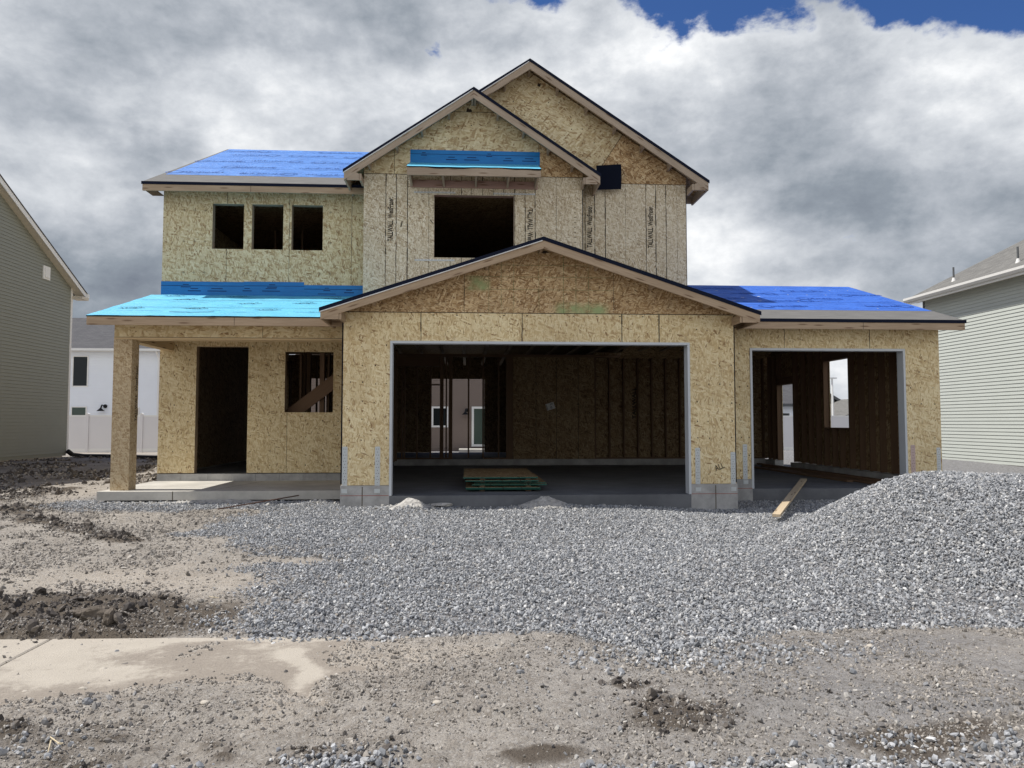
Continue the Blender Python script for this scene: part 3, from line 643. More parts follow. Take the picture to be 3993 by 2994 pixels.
# main roof, ridge parallel to the street
mr = lambda y: 6.365 + .5 * (y - 14.9)
m = MB(); m.slab((-6.47, 14.9, mr(14.9)), (-2.09, 14.9, mr(14.9)), (-2.09, 20, mr(20)), (-6.47, 20, mr(20)), .016, 0, 1)
m.slab((-2.09, 15.62, mr(15.62)), (4.86, 15.62, mr(15.62)), (4.86, 20, mr(20)), (-2.09, 20, mr(20)), .016, 0, 1)
m.slab((4.86, 26.4, mr(14.9) - .63), (-6.47, 26.4, mr(14.9) - .63), (-6.47, 20, mr(20)), (4.86, 20, mr(20)), .016, 0, 1)
mroof = m.build('roof', [M['ice'], M['osb_dk']], H)
m = MB(); m.slab((-6.37, 15.78, mr(15.78) + .003), (-2.0, 15.78, mr(15.78) + .003), (-2.0, 20, mr(20) + .003), (-6.42, 20, mr(20) + .003), .002)
k5 = math.hypot(1, .5); ev5 = (0, 1 / k5, .5 / k5); o5 = (0, 14.9, mr(14.9) + .0065)
for i, (x, v, t) in enumerate(((-5.9, 1.35, .03), (-4.3, 1.3, .03), (-5.0, 2.25, 0), (-3.3, 2.3, .02), (-5.9, 3.2, .02), (-4.6, 3.4, -.02), (-3.2, 3.3, .02), (-5.4, 4.5, 0), (-4.0, 4.5, 0), (-2.9, 1.3, .02), (-2.6, 4.4, 0), (-5.8, 5.25, 0), (-3.4, 5.3, 0))):
    scribble(m, x, v, 1.15, .34, o5, (1, 0, 0), ev5, 1, t, -1 if i % 2 else 1)
dashes(m, -6.2, -2.2, 1.05, 5.6, 60, o5, (1, 0, 0), ev5, 1)
for v in (2.05, 3.15, 4.2, 5.2): m.ribbon([(a, v + .008 * math.sin(a * 2.3)) for a in np.linspace(-6.3, -2.1, 22)], .014, o5, (1, 0, 0), ev5, 1)
sub('underlayment', m, [M['blue_l'], M['prn_bl']], mroof)
m = MB(); m.box(-6.455, -2.08, 14.898, 14.936, 6.19, 6.345); vline(m, -4.35, 6.192, 6.313, 14.8965, .007, 1); fb = m.build('fascia_board', [M['wood'], M['hole']], H)
m = MB(); m.box(-6.475, -2.08, 14.885, 14.897, 6.315, 6.372); sub('drip_edge', m, M['drip'], fb)
m = MB(); m.prism([(14.937, 6.365), (20, mr(20) - .02), (20, mr(20) - .17), (14.937, 6.205)], -6.455, -6.42, 'x', 0, math.atan(.5)); m.build('rake_board', M['wood_grey'], H)
m = MB(); m.prism([(15.62, mr(15.62) - .02), (20, mr(20) - .02), (20, mr(20) - .17), (15.62, mr(15.62) - .17)], 4.815, 4.85, 'x', 0, math.atan(.5)); m.build('rake_board', M['wood_grey'], H)
m = MB(); m.box(-6.42, -6.2, 14.94, PY, 6.20, 6.215, 0, False); m.build('soffit_block', M['wood_shade'], H)

# ---- middle gable with the big window
mw = (-.69, .895, 4.86, 6.12)
m = MB(); m.wall((-2.075, 2.28), (3.75, 6.513), [mw], MY, MY + .012)
for x in (-1.643, -1.437, -1.215, .91 + .0, 1.12, 1.32): vline(m, x, 3.8, 6.51, MY - .002, .014 if x != .91 else .012, 1, .003)
for x in (-.371, -.152, .051, .27, .48, .69):
    vline(m, x, 6.122, 6.51, MY - .002, .012, 1, .002); vline(m, x, 3.9, 4.858, MY - .002, .012, 1, .002)
vline(m, -.796, 3.8, 6.51, MY - .002, .006, 2, .002); vline(m, 1.743, 3.8, 6.51, MY - .002, .006, 2, .002)
for z in np.arange(4.5, 5.9, .1): hline(m, 2.10, 2.13 + random.random() * .02, z, MY - .002, .012, 2)
for q in (((-1.36, 5.45), (-1.33, 5.46), (-1.305, 5.58), (-1.33, 5.58)), ((-.77, 5.60), (-.755, 5.62), (-.69 - .02, 5.545), (-.725, 5.54))): m.face([(a, MY - .0025, b) for a, b in q], 2)
m.box(2.268, 2.28, MY + .0125, BY + .012, 3.75, 6.51, 0, False); m.box(-2.075, -2.063, MY + .0125, PY - .001, 3.75, 6.51, 0, False)
vline(m, 2.276, 3.8, 6.5, MY - .002, .016, 3)
muw = m.build('upper_wall', [M['osb_grey'], M['ink'], M['dimink'], M['drip']], H)
text_mesh('TALLWALL  WestFraser.', 'lettering', M['ink'], muw, (-1.495, MY - .0035, 5.17), (0, 0, 1), (-1, 0, 0), .11, .88)
text_mesh('TALLWALL  WestFraser.', 'lettering', M['ink'], muw, (1.165, MY - .0035, 5.86), (0, 0, -1), (1, 0, 0), .11, .90)
m = MB(); m.box(mw[0] - .03, mw[0], MY + .0125, MY + .15, mw[2] - .038, mw[3] + .038); m.box(mw[1], mw[1] + .03, MY + .0125, MY + .15, mw[2] - .038, mw[3] + .038)
m.box(mw[0] + .0005, mw[1] - .0005, MY + .0125, MY + .15, mw[3], mw[3] + .038); m.box(mw[0] + .0005, mw[1] - .0005, MY + .0125, MY + .15, mw[2] - .038, mw[2]); m.build('window_opening', M['wood_purple'], H)
GX, GZ, GS = .086, 8.14, .674
gz = lambda x: GZ - GS * abs(x - GX)
m = MB(); m.prism([(-2.075, 6.523), (2.28, 6.523), (2.28, gz(2.28) - .06), (GX, GZ - .06), (-2.075, gz(-2.075) - .06)], MY, MY + .012)
for x in (-1.481, 1.394): vline(m, x, 6.525, gz(x) - .1, MY - .002, .008, 1)
hline(m, -.38, .52, 7.81, MY - .002, .010, 1); hline(m, -2.07, 2.27, 6.518, MY - .001, .012, 1)
m.face([(x, MY - .003, z) for x, z in ((-.06, 7.815), (-.055, 7.86), (-.03, 7.905), (-.01, 7.87), (.03, 7.87), (.05, 7.85), (.05, 7.815))], 2)
nails(m, -1.4, 1.3, 6.9, 7.6, MY - .0015, 2, np.arange(-1.3, 1.35, .27), .25)
q = [(1.40, 6.523), (2.28, 6.523), (2.28, gz(2.28) - .06), (1.40, gz(1.40) - .06)]
m.prism(q, MY - .0015, MY - .001, 'y', 3)
m.build('gable_panel', [M['osb_gable'], M['ink'], M['hole'], M['osb_dk']], H)
gable_roof(GX, GZ, GS, 2.5, 2.49, 14.22, 18.2, 15.0, MY, (-1.95, -1.42, -.93, -.40, .06, .115, .56, 1.07, 1.57, 2.05), M['ice'], M['wood_grey'], 15.28, 14.99)
# small pent roof over the window
PF = 13.93
pz = lambda y: 6.442 + (y - PF) * .435
m = MB(); m.slab((-1.18, PF, pz(PF)), (1.372, PF, pz(PF)), (1.372, MY - .002, pz(MY)), (-1.18, MY - .002, pz(MY)), .014); pent = m.build('pent_roof', M['osb_dk'], H)
m = MB(); n = 60
for i in range(n):
    a = -1.185 + 2.56 * i / n; b = -1.185 + 2.56 * (i + 1) / n; w0 = .012 * math.sin(a * 4) + .006 * math.sin(a * 13); w1 = .012 * math.sin(b * 4) + .006 * math.sin(b * 13)
    m.face([(a, PF - .015, pz(PF - .015) + .005 + w0 * .3), (b, PF - .015, pz(PF - .015) + .005 + w1 * .3), (b, MY - .01, pz(MY) + .012), (a, MY - .01, pz(MY) + .012)], 0)
    m.face([(a, PF - .015, pz(PF) - .022 + w0), (b, PF - .015, pz(PF) - .022 + w1), (b, PF - .015, pz(PF) + w1 * .3), (a, PF - .015, pz(PF) + w0 * .3)], 1)
sub('underlayment', m, [M['cyan'], M['felt']], pent)
zf = pz(PF) - .018
m = MB(); m.box(-1.175, 1.367, PF - .006, PF + .032, zf - .145, zf); m.build('fascia_board', M['wood_grey'], H)
for x in (-1.13, -.50, .135, .76, 1.32):
    m = MB(); m.prism([(PF + .033, zf - .135), (MY - .039, 6.265), (MY - .039, 6.70), (PF + .033, zf)], x - .019, x + .019, 'x'); m.build('bracket', M['wood_grey'], H)
m = MB(); m.box(-1.165, 1.365, MY - .038, MY - .003, 6.255, 6.40); m.build('ledger_board', M['wood_purple'], H)
f = flashing(-1.168, 1.414, 6.745, 7.02, MY, ((-.35, .14, .22), (.05, .14, .30), (.78, .14, .20), (1.2, .14, .28), (-.9, .06, .12), (.4, .06, .12)))
def hstrap(x0, x1, z):
    m = MB(); n = 24
    m.box(x0, x1, MY - .008, MY - .003, z - .017, z + .002, 0, False)
    for i in range(n):
        a = x0 + (x1 - x0) * (i + .15) / n; b = x0 + (x1 - x0) * (i + .85) / n; m.box(a, b, MY - .012, MY - .003, z + .0025, z + .018, 1 if i % 2 else 0, False)
    m.build('metal_strap', [M['galv'], M['flange']], H)
hstrap(-1.093, -.271, 6.163); hstrap(.484, 1.321, 6.16); hstrap(-1.068, -.281, 4.805)
# ---- large gable behind
BX, BZ, BS = 1.22, 8.93, .667
bz = lambda x: BZ - BS * abs(x - BX)
m = MB(); m.wall((2.281, 4.505), (3.75, 6.528), [], BY, BY + .012)
for x in (2.385, 2.585, 2.804, 3.655, 3.859, 4.075): vline(m, x, 3.8, 6.525, BY - .002, .014, 1, .003)
vline(m, 3.226, 3.8, 6.525, BY - .002, .006, 2, .002); vline(m, 4.307, 3.8, 6.5, BY - .002, .004, 2, .002); vline(m, 4.50, 3.8, 6.5, BY - .002, .012, 3)
m.box(4.493, 4.505, BY + .0125, 26.0, 3.75, 6.52, 0, False)
buw = m.build('upper_wall', [M['osb_grey'], M['ink'], M['dimink'], M['drip']], H)
text_mesh('TALLWALL  WestFraser.', 'lettering', M['ink'], buw, (2.53, BY - .0035, 5.19), (0, 0, 1), (-1, 0, 0), .11, .88)
text_mesh('TALLWALL  WestFraser.', 'lettering', M['ink'], buw, (3.80, BY - .0035, 5.2), (0, 0, 1), (-1, 0, 0), .11, .88)
m = MB(); m.prism([(-2.07, 6.537), (4.505, 6.537), (4.505, bz(4.505) - .06), (BX, BZ - .06), (-2.07, bz(-2.07) - .06)], BY, BY + .012, 'y', 0, -.35)
m.prism([(2.50, 6.537), (4.505, 6.537), (4.505, bz(4.505) - .06), (3.175, bz(3.175) - .06)], BY - .0015, BY - .001, 'y', 3)
m.ribbon([(2.50, 6.54), (3.178, 7.57)], .010, (0, BY - .0025, 0), (1, 0, 0), (0, 0, 1), 1); hline(m, 2.29, 4.5, 6.533, BY - .002, .010, 1)
m.face([(x, BY - .003, z) for x, z in ((1.40, 8.57), (1.42, 8.62), (1.45, 8.60), (1.475, 8.62), (1.47, 8.56), (1.44, 8.53))], 2)
nails(m, 0, 4, 7.0, 8.5, BY - .0015, 2, np.arange(.9, 2.6, .24), .27)
m.build('gable_panel', [M['osb_gable'], M['ink'], M['hole'], M['osb_dk']], H)
gable_roof(BX, BZ, BS, 1.12, 3.64, 14.60, 19.9, 19.9, BY, (.72, 1.22, 1.80, 2.4, 2.98, 3.55, 4.12), M['ice'], M['wood_grey'], 14.99, 15.66)
m = MB(); m.slab((-2.43, 19.9, bz(-2.43)), (-2.43, 15.02, bz(-2.43)), (.11, 15.02, bz(.11)), (.11, 19.9, bz(.11)), .016); m.build('roof', M['ice'], H)
m = MB(); m.box(4.50, 4.81, 15.62, 15.655, 6.33, 6.52); m.build('return_board', M['wood_grey'], H)
# felt square left at the valley
m = MB(); nq = 8
for i in range(nq):
    for j in range(nq):
        def fp(a, b):
            x = 2.60 + .51 * a + .012 * math.sin(b * 3); z = 6.37 + .495 * b + .02 * a * b - .008 * math.sin(a * 4); return (x, 14.90 - .05 * math.sin(a * 2.4) - .02 * b, z)
        A, B, C, D = fp(i / nq, j / nq), fp((i + 1) / nq, j / nq), fp((i + 1) / nq, (j + 1) / nq), fp(i / nq, (j + 1) / nq); m.face([A, B, C, D]); m.face([(p[0], p[1] + .006, p[2]) for p in (D, C, B, A)])
m.build('felt_flap', M['felt'], H)

# ---- inside of the garage
m = MB(); m.box(1.26, 3.56, 20.885, 20.90, ST + .005, 3.44, 0, False)
for x in (1.9, 2.48, 3.1): vline(m, x, .58, 3.43, 20.883, .012, 1)
m.box(3.561, 8.687, 21.03, 21.045, ST + .005, 3.6, 0, False); bw = m.build('back_wall', [M['osb_shade'], M['ink']], H)
text_mesh('TALLWALL', 'lettering', M['ink'], bw, (4.78, 21.026, 1.7), (0, 0, 1), (-1, 0, 0), .11, .9)
m = MB(); c, s = math.cos(.3), math.sin(.3); O = Vector((2.22, 20.878, 1.93)); q = [(0, 0), (.24, 0), (.24, .19), (0, .19)]
m.face([O + Vector((a * c - b * s, 0, a * s + b * c)) for a, b in q], 0)
for a, b, d, e in ((.02, .02, .02, .17), (.12, .02, .12, .09), (.15, .02, .15, .09), (.12, .12, .17, .17), (.17, .12, .2, .17)): m.ribbon([(a * c - b * s, a * s + b * c), (d * c - e * s, d * s + e * c)], .012, O + Vector((0, -.002, 0)), (1, 0, 0), (0, 0, 1), 1)
m.build('notice_sheet', [M['paper'], M['ink']], H)
for x in (3.57, 3.98, 4.39, 4.80, 5.2, 5.6, 6.01, 6.42, 6.82, 7.23, 7.63, 8.04, 8.44):
    m = MB(); m.box(x, x + .038, 20.89, 21.029, ST + .04, 3.44); m.build('stud', M['wood_shade'], H)
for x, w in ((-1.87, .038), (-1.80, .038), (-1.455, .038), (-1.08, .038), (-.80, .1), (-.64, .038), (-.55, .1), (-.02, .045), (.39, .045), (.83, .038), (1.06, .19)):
    m = MB(); m.box(x, x + w, 20.9, 21.03, ST + .04, 3.44); m.build('stud', M['wood_shade'], H)
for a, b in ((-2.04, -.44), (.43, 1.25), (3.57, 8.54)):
    m = MB(); m.box(a, b, 20.89, 21.04, ST + .002, ST + .038); m.build('bottom_plate', M['wood_shade'], H)
m = MB(); m.box(-2.04, 8.54, 20.89, 21.035, 3.442, 3.52); m.build('top_plate', M['wood_shade'], H)
m = MB(); m.box(-1.99, -.81, 20.885, 21.03, 3.17, 3.44); m.build('header', M['wood_shade'], H)
m = MB(); m.box(-1.76, -.81, 20.95, 21.02, 2.64, 2.68); m.build('door_header', M['wood_shade'], H)
for k in range(-3, 14):
    x = -.13 + .61 * k
    m = MB(); m.box(x - .045, x + .045, GY + .16 if x < 4.4 else RY + .17, 25.9 if x < 4.4 else 20.84, 3.585, 3.625); m.build('joist', M['wood_grey'], H)
m = MB(); m.box(-6.18, 4.48, MY + .16, 26.0, 3.95, 3.97, 0, False); m.build('upper_deck', M['osb_shade'], H)
m = MB(); m.box(-2.05, -2.03, GY + .16, 20.88, ST, 3.56, 0, False); m.build('dim_inner_board', M['osb_shade'], H)
for y in np.arange(12.7, 20.6, .61):
    m = MB(); m.box(-2.029, -1.9, y, y + .038, ST, 3.55); m.build('stud', M['wood_shade'], H)
# rear wall, its openings, and the loft closed off
m = MB(); m.wall((-6.19, 4.49), (.562, 3.94), [(-1.28, .55, .562, 3.117), (-5.78, -4.9, .562, 3.117)], 26.0, 26.012); m.wall((-6.19, 4.49), (3.971, 6.4), [], 26.0, 26.012); m.build('rear_wall', M['osb_shade'], H)
m = MB(); m.box(4.47, 4.489, 21.05, 25.99, .562, 3.94, 0, False); m.build('partition', M['osb_shade'], H)
m = MB(); m.box(-6.18, 4.48, PY + .2, 25.9, 6.36, 6.38, 0, False); m.box(-2.0, 4.4, 15.05, PY + .19, 6.45, 6.47, 0, False); m.build('ceiling', M['osb_shade'], H)
for x in (-4.1, -3.25, -3.5, -4.75, -2.6):
    m = MB(); m.box(x, x + .038, 18.3, 18.4, 3.98, 6.3); m.build('stud', M['wood_shade'], H)
# ================================================================== NEIGHBOURING HOUSES
def siding(m, plane, axis, span, z0, step=0.1016, lip=0.017, out=-1, mi=0):
    """lapped siding: span(z) -> list of (a, b) runs along the wall at height z"""
    z, end = z0, span(None)
    mk = (lambda a, d, z: (plane + out * d, a, z)) if axis == 'x' else (lambda a, d, z: (a, plane + out * d, z))
    while z < end - 1e-4:
        z1 = min(z + step, end)
        for (a0, b0), (a1, b1) in zip(span(z), span(z1)):
            if b0 - a0 < .02: continue
            if b1 - a1 < .02: a1 = b1 = (a0 + b0) / 2
            m.face([mk(a0, lip, z), mk(b0, lip, z), mk(b1, .001, z1), mk(a1, .001, z1)], mi); m.face([mk(a0, 0, z), mk(b0, 0, z), mk(b0, lip, z), mk(a0, lip, z)], mi)
        z = z1
    return m
def const(a, b, end): return lambda z: end if z is None else [(a, b)]
def window(parent, axis, plane, a0, a1, z0, z1, out, frame='trim', glass='glass', fw=.06):
    """a window as frame with its pane one level deeper"""
    def bx(m, p, q, c, d, dep, mi=0):
        u, v = sorted((plane + out * .0, plane + out * dep))
        if axis == 'y': m.box(p, q, u, v, c, d, mi, False)
        else: m.box(u, v, p, q, c, d, mi, False)
    m = MB(); bx(m, a0 - fw, a0, z0 - fw, z1 + fw, .04); bx(m, a1, a1 + fw, z0 - fw, z1 + fw, .04); bx(m, a0 + .001, a1 - .001, z1, z1 + fw, .038); bx(m, a0 + .001, a1 - .001, z0 - fw, z0, .038)
    f = m.build('window', M[frame], parent); m = MB(); bx(m, a0, a1, z0, z1, .020); sub('pane', m, M[glass], f); return f

# left neighbour: gable end faces our lot
XL, LB, LR, LF = -13.385, 25.7, 19.4, 11.5         # wall plane, back corner, ridge, front corner
L = thing('neighbour_house', (XL - 4, 18, 0.4), 'two storey house in shaded sage siding with its gable end toward the unfinished house', 'house')
lz = lambda y: 6.285 + .51 * (LB - y) if y > LR else 6.285 + .51 * (LB - LR) - .28 * (LR - y)
ztop = lz(LR) - .1
def lspan(z):
    if z is None: return ztop
    b = LB if z < 6.17 else LB - (z - 6.17) / .51
    zf = lz(LF) - .1; a = LF if z < zf else LF + (z - zf) / .28
    return [(a, max(a, b))]
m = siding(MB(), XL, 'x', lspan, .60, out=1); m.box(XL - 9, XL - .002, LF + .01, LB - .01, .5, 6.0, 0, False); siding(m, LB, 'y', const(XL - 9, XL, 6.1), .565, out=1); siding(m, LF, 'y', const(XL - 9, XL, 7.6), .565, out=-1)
m.build('wall', M['sid_l_shaded'], L)
m = MB(); 
for i in range(36):
    a = LF + i * .4; 
    if a + .39 <= LB + .02: m.box(XL - .2, XL - .012 - .002 * (i % 2), a, a + .394, .2, .597, 0, False)
m.box(XL - 8.9, XL - .21, LF + .1, LB - .03, .1, .5, 0, False); m.build('foundation', M['block'], L)
m = MB(); m.box(XL - .02, XL + .022, LB - .02, LB + .09, .56, 6.12, 0, False); m.build('corner_trim', M['trim'], L)
m = MB(); y0, y1, ov = LB + .5, LF - .5, .275
rp = [(y0, lz(y0)), (LR, lz(LR)), (y1, lz(y1))]
m.slab((XL - 9.4, y0, lz(y0)), (XL + ov + .02, y0, lz(y0)), (XL + ov + .02, LR, lz(LR)), (XL - 9.4, LR, lz(LR)), .03); m.slab((XL + ov + .02, y1, lz(y1)), (XL - 9.4, y1, lz(y1)), (XL - 9.4, LR, lz(LR)), (XL + ov + .02, LR, lz(LR)), .03)
m.build('roof', M['shing_d'], L)
m = MB(); m.prism([(y0, lz(y0) - .032), (LR, lz(LR) - .032), (y1, lz(y1) - .032), (y1, lz(y1) - .19), (LR, lz(LR) - .21), (y0, lz(y0) - .19)], XL + ov - .02, XL + ov, 'x'); m.build('rake_trim', M['trim'], L)
m = MB(); m.prism([(y0, lz(y0) - .15), (LR, lz(LR) - .15), (y1, lz(y1) - .15), (y1, lz(y1) - .165), (LR, lz(LR) - .165), (y0, lz(y0) - .165)], XL - .05, XL + ov - .021, 'x'); m.build('soffit', M['soffit'], L)
m = MB(); m.box(XL - 9.3, XL + ov + .03, y0 - .01, y0 + .11, lz(y0) - .15, lz(y0) - .02, 0, False); m.build('gutter', M['trim'], L)
m = MB(); m.box(XL - .02, XL + .36, LB + .03, LB + .46, lz(y0) - .26, lz(y0) - .17, 0, False); m.build('eave_return', M['soffit'], L)
m = MB(); m.box(XL + .01, XL + .045, 23.98, 24.36, 6.12, 6.54, 0, False); m.box(XL + .0455, XL + .07, 24.05, 24.29, 6.18, 6.48, 0, False); m.build('wall_vent', M['trim'], L)

# right neighbour: eave side faces our lot
XR, RB_, RF_ = 14.9, 23.42, 10.0
Rh = thing('neighbour_house', (XR + 4, 17, 0.4), 'two storey house in sunlit pale sage siding with white gutter and weathered shingles', 'house')
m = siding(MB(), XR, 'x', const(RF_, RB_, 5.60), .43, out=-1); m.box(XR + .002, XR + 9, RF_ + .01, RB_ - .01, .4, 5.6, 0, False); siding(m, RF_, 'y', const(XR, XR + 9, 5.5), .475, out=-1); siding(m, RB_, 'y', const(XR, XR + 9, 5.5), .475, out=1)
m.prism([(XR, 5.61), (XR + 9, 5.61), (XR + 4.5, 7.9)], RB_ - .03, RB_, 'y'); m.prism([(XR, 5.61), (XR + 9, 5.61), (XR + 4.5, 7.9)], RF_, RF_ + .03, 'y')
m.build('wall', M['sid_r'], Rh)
m = MB(); m.box(XR - .005, XR + 8.9, RF_ + .02, RB_ - .02, .0, .427, 0, False); m.build('foundation', M['rubble'], Rh)
ez = 5.69; ex = XR - .36
m = MB(); f = lambda x: ez + .5 * (x - ex)
m.slab((ex, RB_ + .35, ez), (ex, RF_ - .35, ez), (XR + 4.5, RF_ - .35, f(XR + 4.5)), (XR + 4.5, RB_ + .35, f(XR + 4.5)), .03); m.slab((XR + 9.42, RF_ - .35, ez), (XR + 9.42, RB_ + .35, ez), (XR + 4.5, RB_ + .35, f(XR + 4.5)), (XR + 4.5, RF_ - .35, f(XR + 4.5)), .03)
m.build('roof', M['shing_l'], Rh)
m = MB(); m.prism([(ex - .11, ez + .01), (ex - .005, ez + .01), (ex - .005, ez - .125), (ex - .07, ez - .125), (ex - .11, ez - .06)], RF_ - .35, RB_ + .36, 'y'); m.build('gutter', M['gut'], Rh)
m = MB(); m.box(ex - .002, ex + .018, RF_ - .34, RB_ + .34, ez - .20, ez - .034, 0, False); m.build('fascia', M['trim'], Rh)
m = MB(); m.box(ex + .019, XR + .02, RF_ - .33, RB_ + .33, ez - .125, ez - .11, 0, False); m.build('soffit', M['soffit'], Rh)
m = MB(); m.box(XR - .016, XR + .09, RB_ - .09, RB_ + .016, .47, 5.58, 0, False); m.build('corner_trim', M['vent'], Rh)
m = MB(); m.cyl((ex + .0, RB_ + .2, ez - .13), (ex + .02, RB_ + .2, ez - .3), .05); m.cyl((ex + .02, RB_ + .2, ez - .3), (XR - .05, RB_ + .12, ez - .55), .05); m.cyl((XR - .05, RB_ + .12, ez - .55), (XR - .05, RB_ + .12, .5), .05); m.build('downspout', M['trim'], Rh)
for x, y, h in ((XR + .4, 22.45, .60), (XR + .4, 19.69, .60)):
    z = f(x); m = MB(); m.cyl((x, y, z - .1), (x, y, z + h * .72), .028, n=12); v = m.build('vent_pipe', M['vent'], Rh); m = MB(); m.cyl((x, y, z - .06), (x, y, z + .10), .08, .035, 12); sub('pipe_boot', m, M['gut'], v)
x, y = XR + 1.5, 20.1; z = f(x); m = MB(); m.prism([(x - .25, z + .0), (x + .25, z + .22), (x + .25, z + .36), (x - .05, z + .22), (x - .25, z + .1)], y - .2, y + .2, 'y'); m.build('roof_vent', M['vent'], Rh)

# white house behind the fence on the left
W = thing('neighbour_house', (-22, 48, 0.2), 'white sided two storey house with charcoal roof behind the white fence', 'house')
m = siding(MB(), 44.0, 'y', const(-31, -17.7, 5.66), .2, .16, .030, out=-1); m.box(-31, -17.7, 44.002, 52, .0, 5.66, 0, False); m.build('wall', M['sid_w'], W)
wz = 5.82; m = MB(); m.slab((-31.4, 43.55, wz), (-17.3, 43.55, wz), (-17.3, 48, wz + 2.35), (-31.4, 48, wz + 2.35), .04); m.slab((-17.3, 52.45, wz), (-31.4, 52.45, wz), (-31.4, 48, wz + 2.35), (-17.3, 48, wz + 2.35), .04); m.build('roof', M['shing_d'], W)
m = MB(); m.box(-31.4, -17.3, 43.44, 43.56, wz - .14, wz - .005, 0, False); m.build('gutter', M['trim'], W)
m = MB(); m.box(-31.3, -17.4, 43.57, 44.0, wz - .165, wz - .15, 0, False); m.build('soffit', M['trim'], W)
m = MB(); m.cyl((-17.85, 43.5, wz - .15), (-17.85, 43.9, wz - .5), .05); m.cyl((-17.85, 43.92, wz - .5), (-17.85, 43.92, .2), .05); m.build('downspout', M['trim'], W)
window(W, 'y', 43.984, -22.63, -21.86, 3.70, 5.37, -1); window(W, 'y', 43.984, -22.64, -21.88, 1.3, 2.46, -1, glass='glass_g')
window(W, 'y', 43.984, -19.75, -19.2, 4.0, 5.35, -1); window(W, 'y', 43.984, -20.35, -18.95, .4, 2.42, -1)
def wall_lamp(parent, x, y, z, s=1.0):
    m = MB(); m.cyl((x + .1 * s, y, z + .2 * s), (x + .1 * s, y - .04, z + .2 * s), .11 * s, n=14); l = m.build('wall_lamp', M['black'], parent)
    m = MB(); m.cyl((x + .1 * s, y - .04, z + .2 * s), (x, y - .2 * s, z + .28 * s), .025); m.cyl((x, y - .2 * s, z + .28 * s), (x - .04 * s, y - .26 * s, z + .05), .035, .05); sub('lamp_arm', m, M['black'], l)
    m = MB(); m.cyl((x - .04 * s, y - .26 * s, z + .08 * s), (x - .04 * s, y - .26 * s, z - .08 * s), .05 * s, .22 * s, 16); sub('lamp_shade', m, M['black'], l)
wall_lamp(W, -20.9, 43.98, 2.33, 1.0)
m = MB(); m.box(-22.9, -22.35, 47.3, 47.7, wz + 2.0, wz + 2.3, 0, False); m.build('roof_vent', M['black'], W)

# taupe house seen through the open frame
B = thing('neighbour_house', (0, 43, 0.3), 'taupe sided house with white framed window and patio door, seen through the open garage wall', 'house')
m = siding(MB(), 37.0, 'y', const(-8.5, 8.0, 5.6), .345, .115, .014, out=-1); m.box(-8.5, 8.0, 37.002, 45, .1, 5.6, 0, False); m.build('wall', M['sid_b'], B)
m = MB(); m.slab((-8.9, 36.6, 5.6), (8.4, 36.6, 5.6), (8.4, 41, 6.35), (-8.9, 41, 6.35), .04); m.slab((8.4, 45.4, 5.6), (-8.9, 45.4, 5.6), (-8.9, 41, 6.35), (8.4, 41, 6.35), .04); m.build('roof', M['shing_d'], B)
window(B, 'y', 36.984, -1.73, -1.09, 1.45, 2.30, -1, fw=.09)
window(B, 'y', 36.984, -.62, -.62 + .001, 1.45, 1.452, -1) if False else None
f = window(B, 'y', 36.984, .27, 1.9, .52, 2.28, -1, glass='glass_g', fw=.11); f.name = 'patio_door'
wall_lamp(B, -.12, 36.98, 2.05, .8)
m = MB(); m.box(-.45, 2.6, 35.2, 36.98, .1, .33, 0, False); m.build('patio_slab', M['conc'], B)

# more distant houses
def far_house(label, x0, x1, y, depth, z0, ze, ridge, sid, roof, front_gable=False, extras=None):
    T_ = thing('distant_house', ((x0 + x1) / 2, y + depth / 2, .2), label, 'house')
    m = siding(MB(), y, 'y', const(x0, x1, ze), z0, .15, .016, out=-1); m.box(x0, x1, y + .002, y + depth, 0, ze, 0, False); cx = (x0 + x1) / 2
    if front_gable: m.prism([(x0, ze + .001), (x1, ze + .001), (cx, ridge - .05)], y, y + depth, 'y')
    m.build('wall', M[sid], T_)
    m = MB(); t = MB()
    if front_gable:
        k = (ridge - ze) / (cx - x0); a = x0 - .4; za = ze - .4 * k
        m.slab((a, y + depth, za), (a, y - .35, za), (cx, y - .35, ridge), (cx, y + depth, ridge), .05); b = x1 + .4; m.slab((b, y - .35, za), (b, y + depth, za), (cx, y + depth, ridge), (cx, y - .35, ridge), .05)
        t.prism([(a, za - .06), (cx, ridge - .06), (cx, ridge - .28), (a, za - .26)], y - .36, y - .33, 'y'); t.prism([(cx, ridge - .06), (b, za - .06), (b, za - .26), (cx, ridge - .28)], y - .36, y - .33, 'y')
    else:
        m.slab((x0 - .4, y - .4, ze), (x1 + .4, y - .4, ze), (x1 + .4, y + depth / 2, ridge), (x0 - .4, y + depth / 2, ridge), .05); m.slab((x1 + .4, y + depth + .4, ze), (x0 - .4, y + depth + .4, ze), (x0 - .4, y + depth / 2, ridge), (x1 + .4, y + depth / 2, ridge), .05)
        t.box(x0 - .4, x1 + .4, y - .5, y - .39, ze - .18, ze - .02, 0, False)
    m.build('roof', M[roof], T_); t.build('roof_trim', M[extras or 'trim'], T_)
    return T_
A_ = far_house('low white house with charcoal roof, seen through the side door of the small garage', 13.2, 21.4, 46, 9, .2, 2.78, 6.3, 'sid_w', 'shing_d', False, 'vent'); window(A_, 'y', 45.984, 19.0, 20.2, 1.6, 2.12, -1, 'vent')
m = 0
B_ = far_house('tall grey house with dark eaves, seen at the left of the side garage window', 22.5, 30.3, 60, 9, .2, 3.7, 6.0, 'sid_g', 'shing_d', True, 'vent')
C_ = far_house('distant house with long charcoal roof, seen low in the side garage window', 26, 48, 78, 10, .2, 2.2, 3.9, 'sid_g', 'shing_d')
